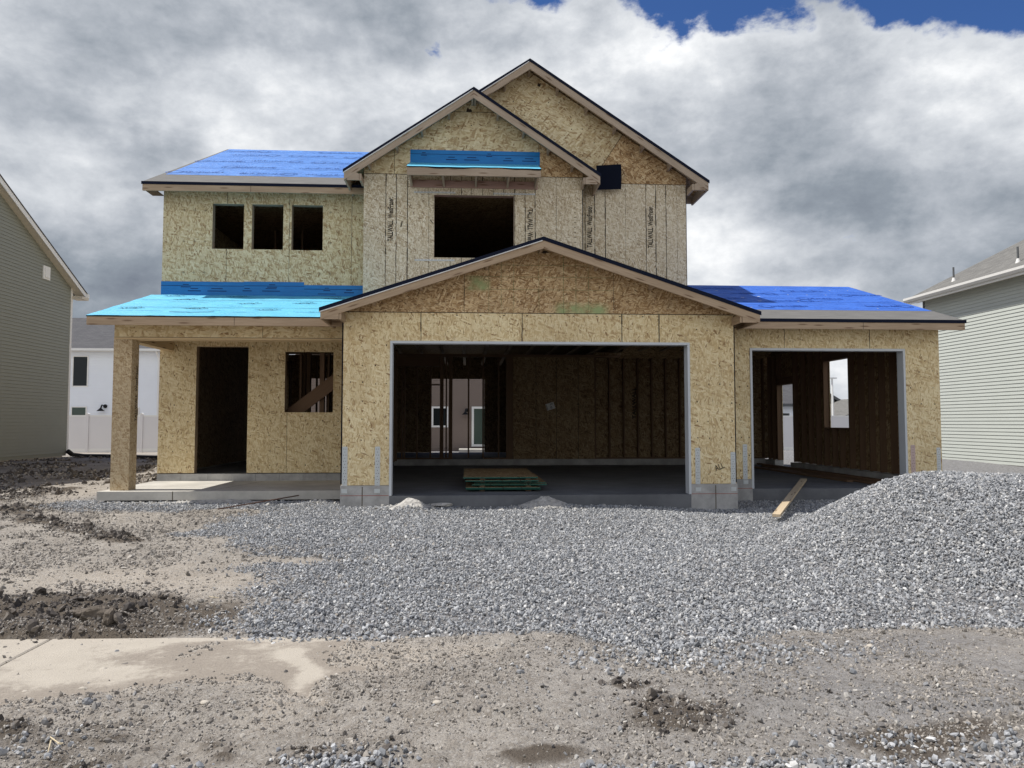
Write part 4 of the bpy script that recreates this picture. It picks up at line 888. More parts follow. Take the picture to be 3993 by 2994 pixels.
D_ = far_house('white gabled house with bright rake boards, seen at the right of the side garage window', 26.6, 35, 52, 9, .2, 2.0, 3.5, 'sid_w', 'shing_l', True)
E_ = far_house('small grey gabled house seen through the porch window opening', -14.6, -9.2, 58, 8, .2, 4.1, 5.4, 'sid_g', 'shing_d', True); window(E_, 'y', 57.984, -12.35, -11.75, 3.9, 4.5, -1, 'vent'); m = MB(); m.box(-13.6, -9.8, 57.0, 57.97, 2.9, 3.05, 0, False); m.box(-13.5, -13.35, 57.1, 57.25, .2, 2.9, 0, False); m.box(-11.6, -11.45, 57.1, 57.25, .2, 2.9, 0, False); m.build('porch_frame', M['trim'], E_)

# white fences
def fence(x0, x1, y, label, posts, zt=1.95, zb=.12):
    F = thing('vinyl_fence', ((x0 + x1) / 2, y, zb), label, 'fence')
    ps = [x0] + posts + [x1]
    for a, b in zip(ps[:-1], ps[1:]):
        m = MB(); m.box(a + .07, b - .07, y - .018, y + .018, zb + .24, zt - .07, 0, False); pn = m.build('panel', M['vinyl'], F)
        for c, d in ((zb + .06, zb + .24), (zt - .07, zt)):
            m = MB(); m.box(a + .065, b - .065, y - .03, y + .03, c, d, 0, False); sub('rail', m, M['trim'], pn)
    for x in ps:
        m = MB(); m.box(x - .065, x + .065, y - .065, y + .065, 0, zt + .03, 0, False); p_ = m.build('post', M['vinyl'], F)
        m = MB(); m.box(x - .08, x + .08, y - .08, y + .08, zt + .031, zt + .055, 0, False); m.prism([(x - .08, zt + .056), (x + .08, zt + .056), (x, zt + .11)], y - .08, y + .08); sub('post_cap', m, M['trim'], p_)
fence(-27.5, -9.5, 36.6, 'white vinyl fence panels behind the gap beside the shaded sage house', [-25.7, -23.2, -20.65, -18.11, -15.6, -13.1, -11.3])
fence(9.0, 33.0, 37.0, 'white vinyl fence seen through the side openings of the small garage', [11.4, 13.9, 16.9, 19.9, 22.9, 25.9, 28.4, 30.8])
m = MB(); m.cyl((21.6, 43, .2), (21.6, 43, 4.2), .07, .05, 10); T_ = thing('street_lamp', (21.6, 43, .2), 'thin white lamp pole standing beyond the fence, seen through the side garage window', 'street lamp'); m.build('pole', M['trim'], T_); m = MB(); m.box(21.35, 21.85, 42.9, 43.1, 4.2, 4.27, 0, False); m.build('lamp_head', M['trim'], T_)

# ================================================================== GROUND
def vn(x, y, s=0):
    """value noise on numpy arrays"""
    xi = np.floor(x).astype(np.int64); yi = np.floor(y).astype(np.int64); fx = x - xi; fy = y - yi; fx = fx * fx * (3 - 2 * fx); fy = fy * fy * (3 - 2 * fy)
    def h(a, b):
        n = (a * 374761393 + b * 668265263 + s * 974634773) & 0x7fffffff; n = ((n ^ (n >> 13)) * 1274126177) & 0x7fffffff; n = n ^ (n >> 16); return (n & 0xffff) / 65535.0
    return (h(xi, yi) * (1 - fx) + h(xi + 1, yi) * fx) * (1 - fy) + (h(xi, yi + 1) * (1 - fx) + h(xi + 1, yi + 1) * fx) * fy
def fbm(x, y, s=0, o=5, g=.5):
    t = 0; a = 1; n = 0
    for i in range(o): t = t + a * vn(x * 2 ** i + 17.3 * i, y * 2 ** i - 9.1 * i, s + i); n += a; a *= g
    return t / n
def ss(v, a, b): t = np.clip((v - a) / (b - a), 0, 1); return t * t * (3 - 2 * t)
def blob(x, y, cx, cy, rx, ry, ang=0.0):
    c, s = math.cos(ang), math.sin(ang); u = (x - cx) * c + (y - cy) * s; v = -(x - cx) * s + (y - cy) * c; return np.exp(-((u / rx) ** 2 + (v / ry) ** 2))
def segd(x, y, p, q):
    px_, py_ = q[0] - p[0], q[1] - p[1]; t = np.clip(((x - p[0]) * px_ + (y - p[1]) * py_) / (px_ * px_ + py_ * py_), 0, 1); return np.hypot(x - p[0] - t * px_, y - p[1] - t * py_)
BASE_Y = [-60, 3, 5.6, 7, 9, 11, 12.3, 15, 22, 30, 36, 60, 900]; BASE_Z = [0, 0, .0, .045, .105, .165, .215, .30, .40, .34, .14, .18, .18]
def pile(x, y):
    # a heap tipped beside the drive: long crest, straight front foot along the walk
    cx = np.clip(x, 5.42, 8.2); d = np.hypot((x - cx) / 1.95, np.where(y < 8.35, (y - 8.35) / 2.62, (y - 8.35) / 2.3))
    h = .90 * (1 - ss(d, .0, 1.06)) ** .95 - .03 * ss(x, 5.6, 6.6) * (d < 1)
    h = h + .05 * blob(x, y, 3.1, 7.6, 1.3, 1.1)
    return h * ss(y, 5.5, 5.72)
def wsh(x): return .20 - .030 * np.clip(x, -12, 12)      # the walk runs slightly askew to the house
def walk_cover(x, y, raw=False):
    """dirt lying on the sidewalk; below zero the concrete shows"""
    y = y - wsh(x); n = fbm(x * 1.6, y * 2.4, 40, 5, .6) - .5; n2 = fbm(x * 7, y * 9, 43, 3) - .5
    e = (x + 1.45) * .026 + np.maximum(0, 4.72 - y) * .085 + n * .085 + n2 * .02 - .010
    e = e - .055 * np.exp(-((x + 1.20 - .30 * (5.2 - y) + .06 * np.sin(y * 9)) / .085) ** 2) * ss(y, 3.9, 4.1) * (1 - ss(y, 5.1, 5.3)) - .045 * np.exp(-((y - 5.44) / .05) ** 2) * (x < .45)
    return e if raw else np.clip(e, -.012, .028)
def drive_mask(x, y, nz=True):
    """where the gravel lies thick"""
    n0 = fbm(x * 4, y * 4, 15, 4) - .5
    xl = np.interp(y, [5.6, 5.8, 6.7, 7.5, 8.43, 9.27, 9.93, 10.65, 11.4, 12.0, 12.6], [-1.85, -1.97, -2.06, -2.0, -1.80, -2.45, -3.3, -3.6, -3.4, -2.9, -2.2])
    yf = np.interp(x, [-2.2, -1.2, -.55, .1, .6, .95, 1.3, 1.7, 2.05, 2.4, 10], [5.78, 5.70, 5.55, 5.72, 5.70, 5.45, 5.25, 5.2, 5.35, 5.6, 5.6])
    n = (fbm(x * 1.5, y * 1.5, 5, 4) - .5) if nz else 0
    a = ss(x - xl + n * 1.6 + (n0 if nz else 0) * .7, -.55, .65) * ss(y - yf + n * .5, -.14, .12)
    strip = ss(x, -7.1, -6.4) * (1 - ss(x, -2.3, -1.9)) * ss(y + n, 11.9, 12.3)
    bare = blob(x, y, -1.2, 8.4, .9, .28) * .9 + blob(x, y, .2, 9.5, 1.4, .16) * .7 + blob(x, y, .9, 9.3, .5, .12) * .5 + blob(x, y, -.3, 7.0, .45, .22) * .5
    return np.clip(np.maximum(a, strip * .85) - bare * (.6 + n), 0, 1)
def spill_mask(x, y):
    n = fbm(x * 3, y * 3, 9, 4) - .5
    a = blob(x, y, 1.45, 5.0, .6, .22) * .45 + blob(x, y, 2.2, 5.1, .5, .2) * .2 + blob(x, y, .45, 4.0, .55, .12) * 0
    b = blob(x, y, -.57, 3.54, .22, .13) * 1.3 + blob(x, y, -1.75, 3.46, .55, .10) * .75 + blob(x, y, 1.6, 3.42, .8, .07) * .8 + blob(x, y, 2.75, 3.55, .25, .12) * .6 + blob(x, y, .3, 3.40, .6, .06) * .6 + blob(x, y, -2.3, 3.85, .3, .15) * .25 + blob(x, y, 2.1, 3.7, .3, .1) * .4
    return np.clip(a + b * (1 + n * 1.2), 0, 1)
def clod_mask(x, y):
    n = fbm(x * 2.6, y * 2.6, 21, 4) - .5
    a = np.clip(1.35 * blob(x, y, -3.55, 6.4, .95, .48, .05) + .9 * blob(x, y, -2.8, 6.0, .55, .2), 0, 1)
    t1 = np.exp(-(segd(x, y, (-6.4, 11.25), (-4.2, 9.5)) / .19) ** 2) * .95
    t2 = np.exp(-(segd(x, y, (-7.9, 13.4), (-7.6, 15.0)) / .25) ** 2) * .8 + blob(x, y, -7.2, 12.0, .8, .8) * .8
    c = blob(x, y, 1.12, 4.05, .34, .28) * 1.1 + blob(x, y, 1.0, 4.5, .14, .07) * .7 + blob(x, y, -2.45, 4.05, .22, .12) * .9 + blob(x, y, -.75, 3.72, .10, .05) * .8 + blob(x, y, .62, 4.55, .3, .06) * .3
    f = .5 * blob(x, y, -1.7, 3.72, 1.0, .22) + .35 * blob(x, y, -.2, 3.75, .7, .14) + .4 * blob(x, y, -2.1, 4.2, .5, .12) + .4 * blob(x, y, 1.9, 4.3, .3, .12)
    f = f * np.clip((fbm(x * 4.5, y * 4.5, 33, 4) - .42) * 6, 0, 1.2)
    return np.clip(np.maximum.reduce([a, t1, t2, c, f]) * (1 + n * 1.4), 0, 1)
def ground_z(x, y, fine=True):
    b = np.interp(y, BASE_Y, BASE_Z) - .075 * ss(x, 2.4, 4.2) * ss(y, 8.6, 11.0) * (1 - ss(y, 14, 20))
    b = b + np.where(x < 0, .06, .05) * ss(np.abs(x), 9.5, 13) * ss(y, 8, 14) * (1 - ss(y, 27, 33))
    n = fbm(x * .55, y * .55, 1, 4) - .5; n2 = fbm(x * 2.2, y * 2.2, 2, 5, .55) - .5
    rough = .35 + .65 * ss(y, 5.6, 6.4)
    b = b + (n * .07 * ss(y, 5.7, 7.5) + n2 * .035 * rough) * (1 - .7 * ss(np.abs(y - 13.2), 1.6, .3))
    b = b + pile(x, y) + .012 * drive_mask(x, y, False) * ss(y, 5.6, 5.8)
    cm = clod_mask(x, y); b = b + cm * (.045 + .10 * (fbm(x * 6, y * 6, 30, 5, .6) - .33)) * np.where(y < 4.7, .8, 1.0)
    b = b + .10 * blob(x, y, -.92, 12.02, .26, .2) + .12 * blob(x, y, 1.25, 12.0, .38, .22) - .05 * blob(x, y, .25, 12.1, .55, .3) + .05 * blob(x, y, -2.5, 12.5, .3, .25)
    foot = ss(x, -6.0, -5.9) * (1 - ss(x, 8.4, 8.6)) * ss(y, 13.5, 13.8) * (1 - ss(y, 25.5, 26)); b = b * (1 - foot) + .18 * foot
    g2 = ss(x, -2.0, -1.9) * (1 - ss(x, 4.3, 4.4)) * ss(y, 12.55, 12.7) * (1 - ss(y, 13.5, 13.8)); b = b * (1 - g2) + .15 * g2
    yw = y - wsh(x); w = ss(yw, 3.93, 3.97) * (1 - ss(yw, 5.495, 5.515)); b = b * (1 - w) + (walk_cover(x, y) + .02 * n2 + .010 * (fbm(x * 9, y * 9, 61, 3) - .5)) * w
    w2 = 1 - ss(yw, 3.5, 3.95); b = b + w2 * (.012 + .05 * n2 + .035 * (fbm(x * 8, y * 8, 71, 4, .6) - .5))
    return b
def axis_pts(lo, hi, step, far, k=1.22):
    a = list(np.arange(lo, hi + 1e-6, step)); s = step
    while a[-1] < far[1]: s *= k; a.append(a[-1] + s)
    s = step; L_ = [lo]
    while L_[-1] > far[0]: s *= k; L_.append(L_[-1] - s)
    return np.array(L_[:0:-1] + a)
gx = axis_pts(-8.2, 9.5, .04, (-500, 500)); gy = np.concatenate([axis_pts(3.0, 6.6, .028, (-60, 6.6)), axis_pts(6.64, 13.2, .04, (6.6, 900))]); gy = np.unique(gy)
GXm, GYm = np.meshgrid(gx, gy); Z = ground_z(GXm, GYm)
nxg, nyg = len(gx), len(gy)
me = bpy.data.meshes.new('ground'); co = np.stack([GXm, GYm, Z], -1).reshape(-1, 3)
idx = np.arange(nxg * nyg).reshape(nyg, nxg); q = np.stack([idx[:-1, :-1], idx[:-1, 1:], idx[1:, 1:], idx[1:, :-1]], -1).reshape(-1, 4)
me.vertices.add(len(co)); me.vertices.foreach_set('co', co.ravel().astype(np.float32)); me.loops.add(q.size); me.loops.foreach_set('vertex_index', q.ravel().astype(np.int32)); me.polygons.add(len(q)); me.polygons.foreach_set('loop_start', np.arange(0, q.size, 4, dtype=np.int32)); me.polygons.foreach_set('use_smooth', np.ones(len(q), bool)); me.update(); me.validate()
xx, yy = co[:, 0], co[:, 1]
wet_shade = np.clip(clod_mask(xx, yy) * 1.0 + 1.15 * blob(xx, yy, -2.45, 6.2, .55, .42, .25) * ss(yy, 5.72, 5.78) + .38 * blob(xx, yy, -1.8, 3.75, 1.1, .35) + .9 * blob(xx, yy, 2.45, 3.78, .62, .20, .2) + .5 * blob(xx, yy, 2.2, 3.55, .2, .2) + .85 * blob(xx, yy, .38, 3.62, .27, .10) + .35 * blob(xx, yy, -1.6, 9.0, .8, .3) + .3 * blob(xx, yy, -3.3, 6.4, 1.2, .8) + .42 * ss(-xx, 8.0, 9.4) * ss(yy, 12, 15) * (1 - ss(yy, 26, 29)), 0, 1) * (.35 + 1.3 * fbm(xx * 3, yy * 3, 77, 5, .6))  # damp and dug soil, plus colour deepened where the left house's shadow falls
grav = np.clip(drive_mask(xx, yy) + spill_mask(xx, yy) * .7 + .75 * ss(xx, 1.2, 2.2) * (1 - ss(xx, 2.9, 4.2)) * ss(yy, 3.7, 4.2) * (1 - ss(yy, 5.2, 5.7)) * fbm(xx * 2, yy * 2, 12, 3) + .35 * ss(xx, -.3, 1.4) * (1 - ss(yy, 5.4, 5.6)), 0, 1)
cov = walk_cover(xx, yy, True); yyw = yy - wsh(xx); edge_ = ((yyw > 3.9) & (yyw < 5.55)) * np.exp(-((cov - .004) / .014) ** 2)
pale = np.clip(.8 * edge_ + blob(xx, yy, -3.2, 7.5, 1.8, .75) * .7 + blob(xx, yy, -1.05, 4.6, .14, .5) * .9 + blob(xx, yy, 2.75, 4.75, .45, .2) * .8 + blob(xx, yy, 3.5, 5.0, .4, .12) * .6 + blob(xx, yy, -.1, 12.1, 1.6, .35) * .8 + blob(xx, yy, -4.3, 12.8, 2, .25) * .8 + blob(xx, yy, -7.5, 14.5, 2, 1) * .3 + .5 * ss(yy, 30, 34) * (1 - ss(yy, 60, 80)), 0, 1)
for nm, arr in (('wet_shade', wet_shade), ('grav', grav), ('pale', pale)):
    at = me.attributes.new(nm, 'FLOAT', 'POINT'); at.data.foreach_set('value', arr.astype(np.float32))
gm, g, bs = new_mat('building site dirt')
tc = g.n('ShaderNodeTexCoord').outputs['Object']; A = lambda n: g.n('ShaderNodeAttribute', attribute_name=n).outputs['Fac']
n1 = noise(g, tc, 1.2, 7, .62); n2 = noise(g, tc, 9, 6, .65); n3 = noise(g, tc, 55, 5, .7)
def peb(sc, lo, hi):
    v = g.n('ShaderNodeTexVoronoi', {'Vector': tc, 'Scale': sc, 'Randomness': 1.0}, voronoi_dimensions='3D'); s_ = g.n('ShaderNodeSeparateColor', {0: v.outputs['Color']})
    return v.outputs['Distance'], g.ramp(s_.outputs[0], [(0, lo), (.5, tuple((a + b) / 2 for a, b in zip(lo, hi))), (1, hi)]), s_.outputs[1]
c = g.ramp(n1, [(.25, (.235, .214, .188)), (.5, (.335, .308, .272)), (.75, (.41, .38, .34))])
c = g.mix(g.math('MULTIPLY', g.smooth(n2, .42, .66), .6), c, (.165, .138, .112)); c = g.mix(g.math('MULTIPLY', g.smooth(n3, .5, .72), .45), c, (.13, .11, .092)); c = g.mix(g.math('MULTIPLY', g.smooth(noise(g, tc, 22, 5, .7), .54, .7), .4), c, (.46, .41, .35))
c = g.mix(g.math('MULTIPLY', A('pale'), .65), c, (.50, .44, .365))
d1, pc1, m1 = peb(70, (.16, .145, .13), (.44, .42, .39)); d2, pc2, m2 = peb(32, (.12, .12, .125), (.40, .40, .41))
c = g.mix(g.math('MULTIPLY', g.math('GREATER_THAN', m1, .62), .55), c, pc1)
c = g.mix(g.math('MULTIPLY', A('grav'), .85), c, g.mix(.5, pc2, (.12, .122, .13)))  # gravel bed darkened to paint shade into the gaps between stones
wv = g.smooth(g.math('ADD', A('wet_shade'), g.math('MULTIPLY', g.math('SUBTRACT', n2, .5), .5)), .25, .75)
c = g.mix(g.math('MULTIPLY', wv, .9), c, g.mix(n3, (.050, .040, .031), (.125, .102, .079)))
hh = g.math('ADD', g.math('MULTIPLY', n2, .5), g.math('ADD', g.math('MULTIPLY', n3, .5), g.math('MULTIPLY', d1, -.12)))
setc(g, bs, c, .92, hh, 1.0, .04, .15)
me.materials.append(gm); go = bpy.data.objects.new('ground', me); COL.objects.link(go); go['kind'] = 'structure'
# sidewalk slabs with tooled joints
wm, g, bs = new_mat('dusty sidewalk'); tc = g.n('ShaderNodeTexCoord').outputs['Object']
d0 = g.math('ADD', g.math('MULTIPLY', g.math('SUBTRACT', noise(g, tc, 2.2, 7, .68), .5), .9), g.math('MULTIPLY', g.math('SUBTRACT', noise(g, tc, 16, 6, .72), .5), 1.3))
dust = g.smooth(g.math('ADD', d0, g.n('ShaderNodeAttribute', attribute_name='dust').outputs['Fac']), .25, .85)
c0 = g.mix(noise(g, tc, 5, 6, .65), (.36, .325, .275), (.46, .42, .36)); c1 = g.mix(noise(g, tc, 50, 5, .7), (.15, .128, .106), (.35, .31, .265)); c = g.mix(g.math('MULTIPLY', dust, .92), c0, c1)
setc(g, bs, c, .92, noise(g, tc, 80, 5, .72), .7, .010, .12)
m = MB(); dusts = []; L3 = 3.04; x = -3.08 - L3 * 3
while x < 10:
    xs = [x + .006, x + .018] + list(np.arange(x + .06, x + L3 - .03, .05)) + [x + L3 - .018, x + L3 - .006]; ysl = list(np.linspace(3.96, 5.49, 32))
    zq = lambda i: -.008 if i in (0, len(xs) - 1) else 0.0
    for i in range(len(xs) - 1):
        for j in range(31): m.face([(xs[i], ysl[j], zq(i)), (xs[i + 1], ysl[j], zq(i + 1)), (xs[i + 1], ysl[j + 1], zq(i + 1)), (xs[i], ysl[j + 1], zq(i))])
        for yb in (3.96, 5.49): m.face([(xs[i], yb, -.12), (xs[i + 1], yb, -.12), (xs[i + 1], yb, zq(i + 1)), (xs[i], yb, zq(i))])
    for xe in (xs[0], xs[-1]): m.face([(xe, 3.96, -.12), (xe, 5.49, -.12), (xe, 5.49, -.008), (xe, 3.96, -.008)])
    x += L3
m.v = [(p[0], p[1] + float(wsh(p[0])), p[2]) for p in m.v]
sw = m.build('sidewalk', wm); vco = np.empty(len(sw.data.vertices) * 3, np.float32); sw.data.vertices.foreach_get('co', vco); vco = vco.reshape(-1, 3)
sw.data.attributes.new('dust', 'FLOAT', 'POINT').data.foreach_set('value', np.clip(1.0 + walk_cover(vco[:, 0].astype(float), vco[:, 1].astype(float), True) * 17, -.2, 1.3).astype(np.float32))
sw['kind'] = 'structure'

# ------------------------------------------------------------------ stones
def stone_proto(name, mat, seed, rough=.25, flat=.8, sub_=1):
    r = random.Random(seed); bm = bmesh.new(); bmesh.ops.create_icosphere(bm, subdivisions=sub_, radius=1.0)
    cuts = [(Vector((r.gauss(0, 1), r.gauss(0, 1), r.gauss(0, 1))).normalized(), r.uniform(.42, .80)) for _ in range(8)]
    for v in bm.verts:
        for n, d in cuts:
            k = v.co.dot(n)
            if k > d: v.co -= n * (k - d)
        v.co *= 1 + r.uniform(-rough, rough) * .5; v.co.z *= flat; v.co.x *= 1.2
    me = bpy.data.meshes.new(name); bm.to_mesh(me); bm.free(); me.materials.append(mat); return bpy.data.objects.new(name, me)
def stone_mat(name, stops):
    m, g, bs = new_mat(name); oi = g.n('ShaderNodeObjectInfo'); c = g.ramp(oi.outputs['Random'], stops, 'LINEAR'); tc = g.n('ShaderNodeTexCoord').outputs['Object']
    n = noise(g, tc, 2.0, 4, .6); c = g.mix(g.math('MULTIPLY', n, .5), c, (.10, .10, .105)); setc(g, bs, c, .8, None, spec=.25); return m
M['stone'] = stone_mat('crushed blue grey rock', [(0, (.11, .118, .13)), (.25, (.38, .392, .41)), (.45, (.20, .212, .228)), (.7, (.51, .522, .54)), (.85, (.35, .342, .33)), (1, (.74, .74, .73))])
M['pebble'] = stone_mat('mixed pebbles', [(0, (.12, .112, .108)), (.35, (.26, .245, .225)), (.6, (.24, .245, .255)), (.85, (.42, .40, .37)), (1, (.60, .58, .53))])
M['clod'] = stone_mat('dark soil clods', [(0, (.04, .032, .026)), (.6, (.09, .074, .06)), (1, (.17, .145, .118))])
M['crumb'] = stone_mat('concrete crumbs', [(0, (.34, .33, .31)), (1, (.62, .60, .56))])
protos = [stone_proto('gravel_stone', M['stone'], i) for i in range(7)]; pprotos = [stone_proto('pebble_stone', M['pebble'], 20 + i) for i in range(5)]
cprotos = [stone_proto('soil_lump', M['clod'], 40 + i, .9, .8, 2) for i in range(5)]; kprotos = [stone_proto('concrete_lump', M['crumb'], 60 + i, .5, .7) for i in range(4)]
def scatter(name, P, scale, protos, zfac=1.0, tilt=1.3):
    n = len(P); me = bpy.data.meshes.new(name); me.vertices.add(n); me.vertices.foreach_set('co', P.ravel().astype(np.float32))
    rot = np.stack([RNG.normal(0, tilt, n), RNG.normal(0, tilt, n), RNG.uniform(0, 6.283, n)], -1); sc = np.stack([scale * RNG.uniform(.8, 1.25, n), scale * RNG.uniform(.75, 1.2, n), scale * RNG.uniform(.7, 1.1, n) * zfac], -1)
    for nm, tp, key, ar in (('rot', 'FLOAT_VECTOR', 'vector', rot), ('scl', 'FLOAT_VECTOR', 'vector', sc)): me.attributes.new(nm, tp, 'POINT').data.foreach_set(key, ar.ravel().astype(np.float32))
    me.attributes.new('pick', 'INT', 'POINT').data.foreach_set('value', RNG.integers(0, len(protos), n).astype(np.int32))
    o = bpy.data.objects.new(name, me); COL.objects.link(o)
    ng = bpy.data.node_groups.new(name, 'GeometryNodeTree'); ng.interface.new_socket('Geometry', in_out='INPUT', socket_type='NodeSocketGeometry'); ng.interface.new_socket('Geometry', in_out='OUTPUT', socket_type='NodeSocketGeometry')
    N = lambda t: ng.nodes.new(t); gi, go_ = N('NodeGroupInput'), N('NodeGroupOutput'); jn = N('GeometryNodeJoinGeometry'); ip = N('GeometryNodeInstanceOnPoints')
    for p in reversed(protos):
        oi = N('GeometryNodeObjectInfo'); oi.inputs['Object'].default_value = p; g2 = N('GeometryNodeGeometryToInstance'); ng.links.new(oi.outputs['Geometry'], g2.inputs[0]); ng.links.new(g2.outputs[0], jn.inputs[0])
    def na(nm, dt): nd = N('GeometryNodeInputNamedAttribute'); nd.data_type = dt; nd.inputs[0].default_value = nm; return nd.outputs[0]
    er = N('FunctionNodeEulerToRotation'); ng.links.new(na('rot', 'FLOAT_VECTOR'), er.inputs[0]); ng.links.new(gi.outputs[0], ip.inputs['Points']); ng.links.new(jn.outputs[0], ip.inputs['Instance'])
    ip.inputs['Pick Instance'].default_value = True; ng.links.new(na('pick', 'INT'), ip.inputs['Instance Index']); ng.links.new(er.outputs[0], ip.inputs['Rotation']); ng.links.new(na('scl', 'FLOAT_VECTOR'), ip.inputs['Scale']); ng.links.new(ip.outputs[0], go_.inputs[0])
    md = o.modifiers.new('scatter', 'NODES'); md.node_group = ng; o['kind'] = 'stuff'
    return o
def sample(n, x0, x1, y0, y1, dens, cone=True):
    x = RNG.uniform(x0, x1, n); y = RNG.uniform(y0, y1, n)
    k = RNG.uniform(0, 1, n) < dens(x, y)
    if cone: k &= (x < .75 * y + 1.2) & (x > -.72 * y - 1.0)
    x, y = x[k], y[k]; return x, y
HOUSE_CUT = lambda x, y: ~(((y > 12.26) & (x > -2.1) & (x < 4.55)) | ((y > 12.98) & (x < -1.9) & (x > -6.3)) | ((y > 13.2) & (x > 4.4) & (x < 8.75)))
PILE = lambda x, y: (pile(x, y) > .10) & (x > 2.2)
x, y = sample(500000, -7.2, 10, 4.8, 13.2, lambda x, y: np.clip(drive_mask(x, y) * 1.25 - .06, 0, 1) * (.55 + .6 * ss(fbm(x * 1.1, y * 2.0, 66, 4), .3, .55) + pile(x, y))); k = HOUSE_CUT(x, y); x, y = x[k], y[k]
sz = np.clip(RNG.lognormal(-.05, .42, len(x)), .35, 2.2) * .0115; Pz = np.stack([x, y, ground_z(x, y) + RNG.uniform(-.012, .022, len(x))], -1); pm = PILE(x, y)
scatter('gravel_layer', Pz[~pm], sz[~pm], protos)
xp, yp = sample(130000, 3, 10, 5.6, 11, lambda x, y: PILE(x, y) * 1.0); szp = np.clip(RNG.lognormal(-.05, .38, len(xp)), .5, 1.9) * .0128
Pp = np.concatenate([Pz[pm], np.stack([xp, yp, ground_z(xp, yp) + RNG.uniform(-.012, .03, len(xp))], -1)]); gp = scatter('gravel_pile', Pp, np.concatenate([sz[pm], szp]), protos)
tag(gp, 'tall heap of blue grey crushed gravel in front of the small garage', 'gravel pile')
x, y = sample(60000, -4, 4.5, 3.0, 5.6, spill_mask); sz = np.clip(RNG.lognormal(-.1, .4, len(x)), .35, 1.9) * .0135; scatter('spilt_gravel', np.stack([x, y, ground_z(x, y) + RNG.uniform(-.002, .018, len(x))], -1), sz, protos)
M['crumbdirt'] = stone_mat('dirt crumbs', [(0, (.14, .124, .107)), (.5, (.31, .28, .243)), (1, (.48, .445, .395))]); dprotos = [stone_proto('dirt_lump', M['crumbdirt'], 80 + i, .6, .7) for i in range(4)]
def dd(x, y):
    n = fbm(x * 1.7, y * 1.7, 151, 5, .6); yq = y - wsh(x); ex = (walk_cover(x, y) < .0) & (yq > 3.96) & (yq < 5.49)
    return np.clip(ss(n, .36, .62) * .9 + .12 + 1.2 * ((yq > 3.9) & (yq < 5.55)) * np.exp(-((walk_cover(x, y, True) - .003) / .010) ** 2), 0, 1) * (1 - .8 * drive_mask(x, y)) * np.where(ex, .12, 1.0)
x1, y1 = sample(120000, -4.2, 6, 3.2, 6.2, dd); x2, y2 = sample(90000, -8.5, 0, 6.2, 14, dd); x = np.concatenate([x1, x2]); y = np.concatenate([y1, y2]); k = HOUSE_CUT(x, y); x, y = x[k], y[k]
sz = np.clip(RNG.lognormal(0, .62, len(x)), .3, 4.5) * np.where(y < 6.2, .0046, .0075); scatter('dirt_crumbs', np.stack([x, y, ground_z(x, y) + sz * .2], -1), sz, dprotos)
def pd(x, y):
    n = fbm(x * 1.3, y * 1.3, 51, 4); near = 1 - ss(y, 4.2, 5.0)
    return np.clip(.10 + .55 * near * (1 - .75 * ss(y, 4.55, 4.9)) + .5 * np.clip(drive_mask(x, y, False) * 1.5, 0, 1) * (1 - drive_mask(x, y)) + .35 * ss(x, -1, 1.5) * (1 - ss(y, 5.3, 5.5)) + .25 * (y > 5.6) * ss(n, .45, .7), 0, 1) * ss(n, .2, .75)
x, y = sample(150000, -8, 7.5, 3.0, 13.5, pd); k = HOUSE_CUT(x, y); x, y = x[k], y[k]; sz = np.clip(RNG.lognormal(-.75, .6, len(x)), .16, 2.2) * .0115; scatter('scattered_pebbles', np.stack([x, y, ground_z(x, y) + sz * .25], -1), sz, pprotos)
x, y = sample(110000, -8.5, 3, 3.2, 14, lambda x, y: np.clip(clod_mask(x, y) - .12, 0, 1)); k = HOUSE_CUT(x, y); x, y = x[k], y[k]; sz = np.clip(RNG.lognormal(-.6, .65, len(x)), .2, 3.2) * np.where(y < 4.8, .015, .018); scatter('soil_clods', np.stack([x, y, ground_z(x, y) + sz * .2], -1), sz, cprotos)
x, y = sample(9000, -6.4, 2.6, 11.6, 13.0, lambda x, y: np.clip(1.3 * blob(x, y, -.92, 11.98, .42, .22) + 1.2 * blob(x, y, 1.25, 11.96, .55, .22) + .5 * blob(x, y, .1, 11.95, .9, .15) + .9 * blob(x, y, -4.2, 12.86, 1.9, .14) + .8 * blob(x, y, -2.5, 12.6, .35, .25), 0, 1) * (.4 + fbm(x * 3, y * 3, 91, 3)), False); k = HOUSE_CUT(x, y); x, y = x[k], y[k]
sz = np.clip(RNG.lognormal(0, .5, len(x)), .3, 2.5) * .02; scatter('concrete_crumbs', np.stack([x, y, ground_z(x, y) + sz * .2], -1), sz, kprotos)

x, y = sample(22000, -14.5, -6.3, 14, 26, lambda x, y: ss(fbm(x * .9, y * .9, 171, 5, .6), .38, .6) * (x > -13.2), False)
sz = np.clip(RNG.lognormal(0, .6, len(x)), .3, 4) * .018; scatter('yard_clods', np.stack([x, y, ground_z(x, y) + sz * .2], -1), sz, cprotos + dprotos)
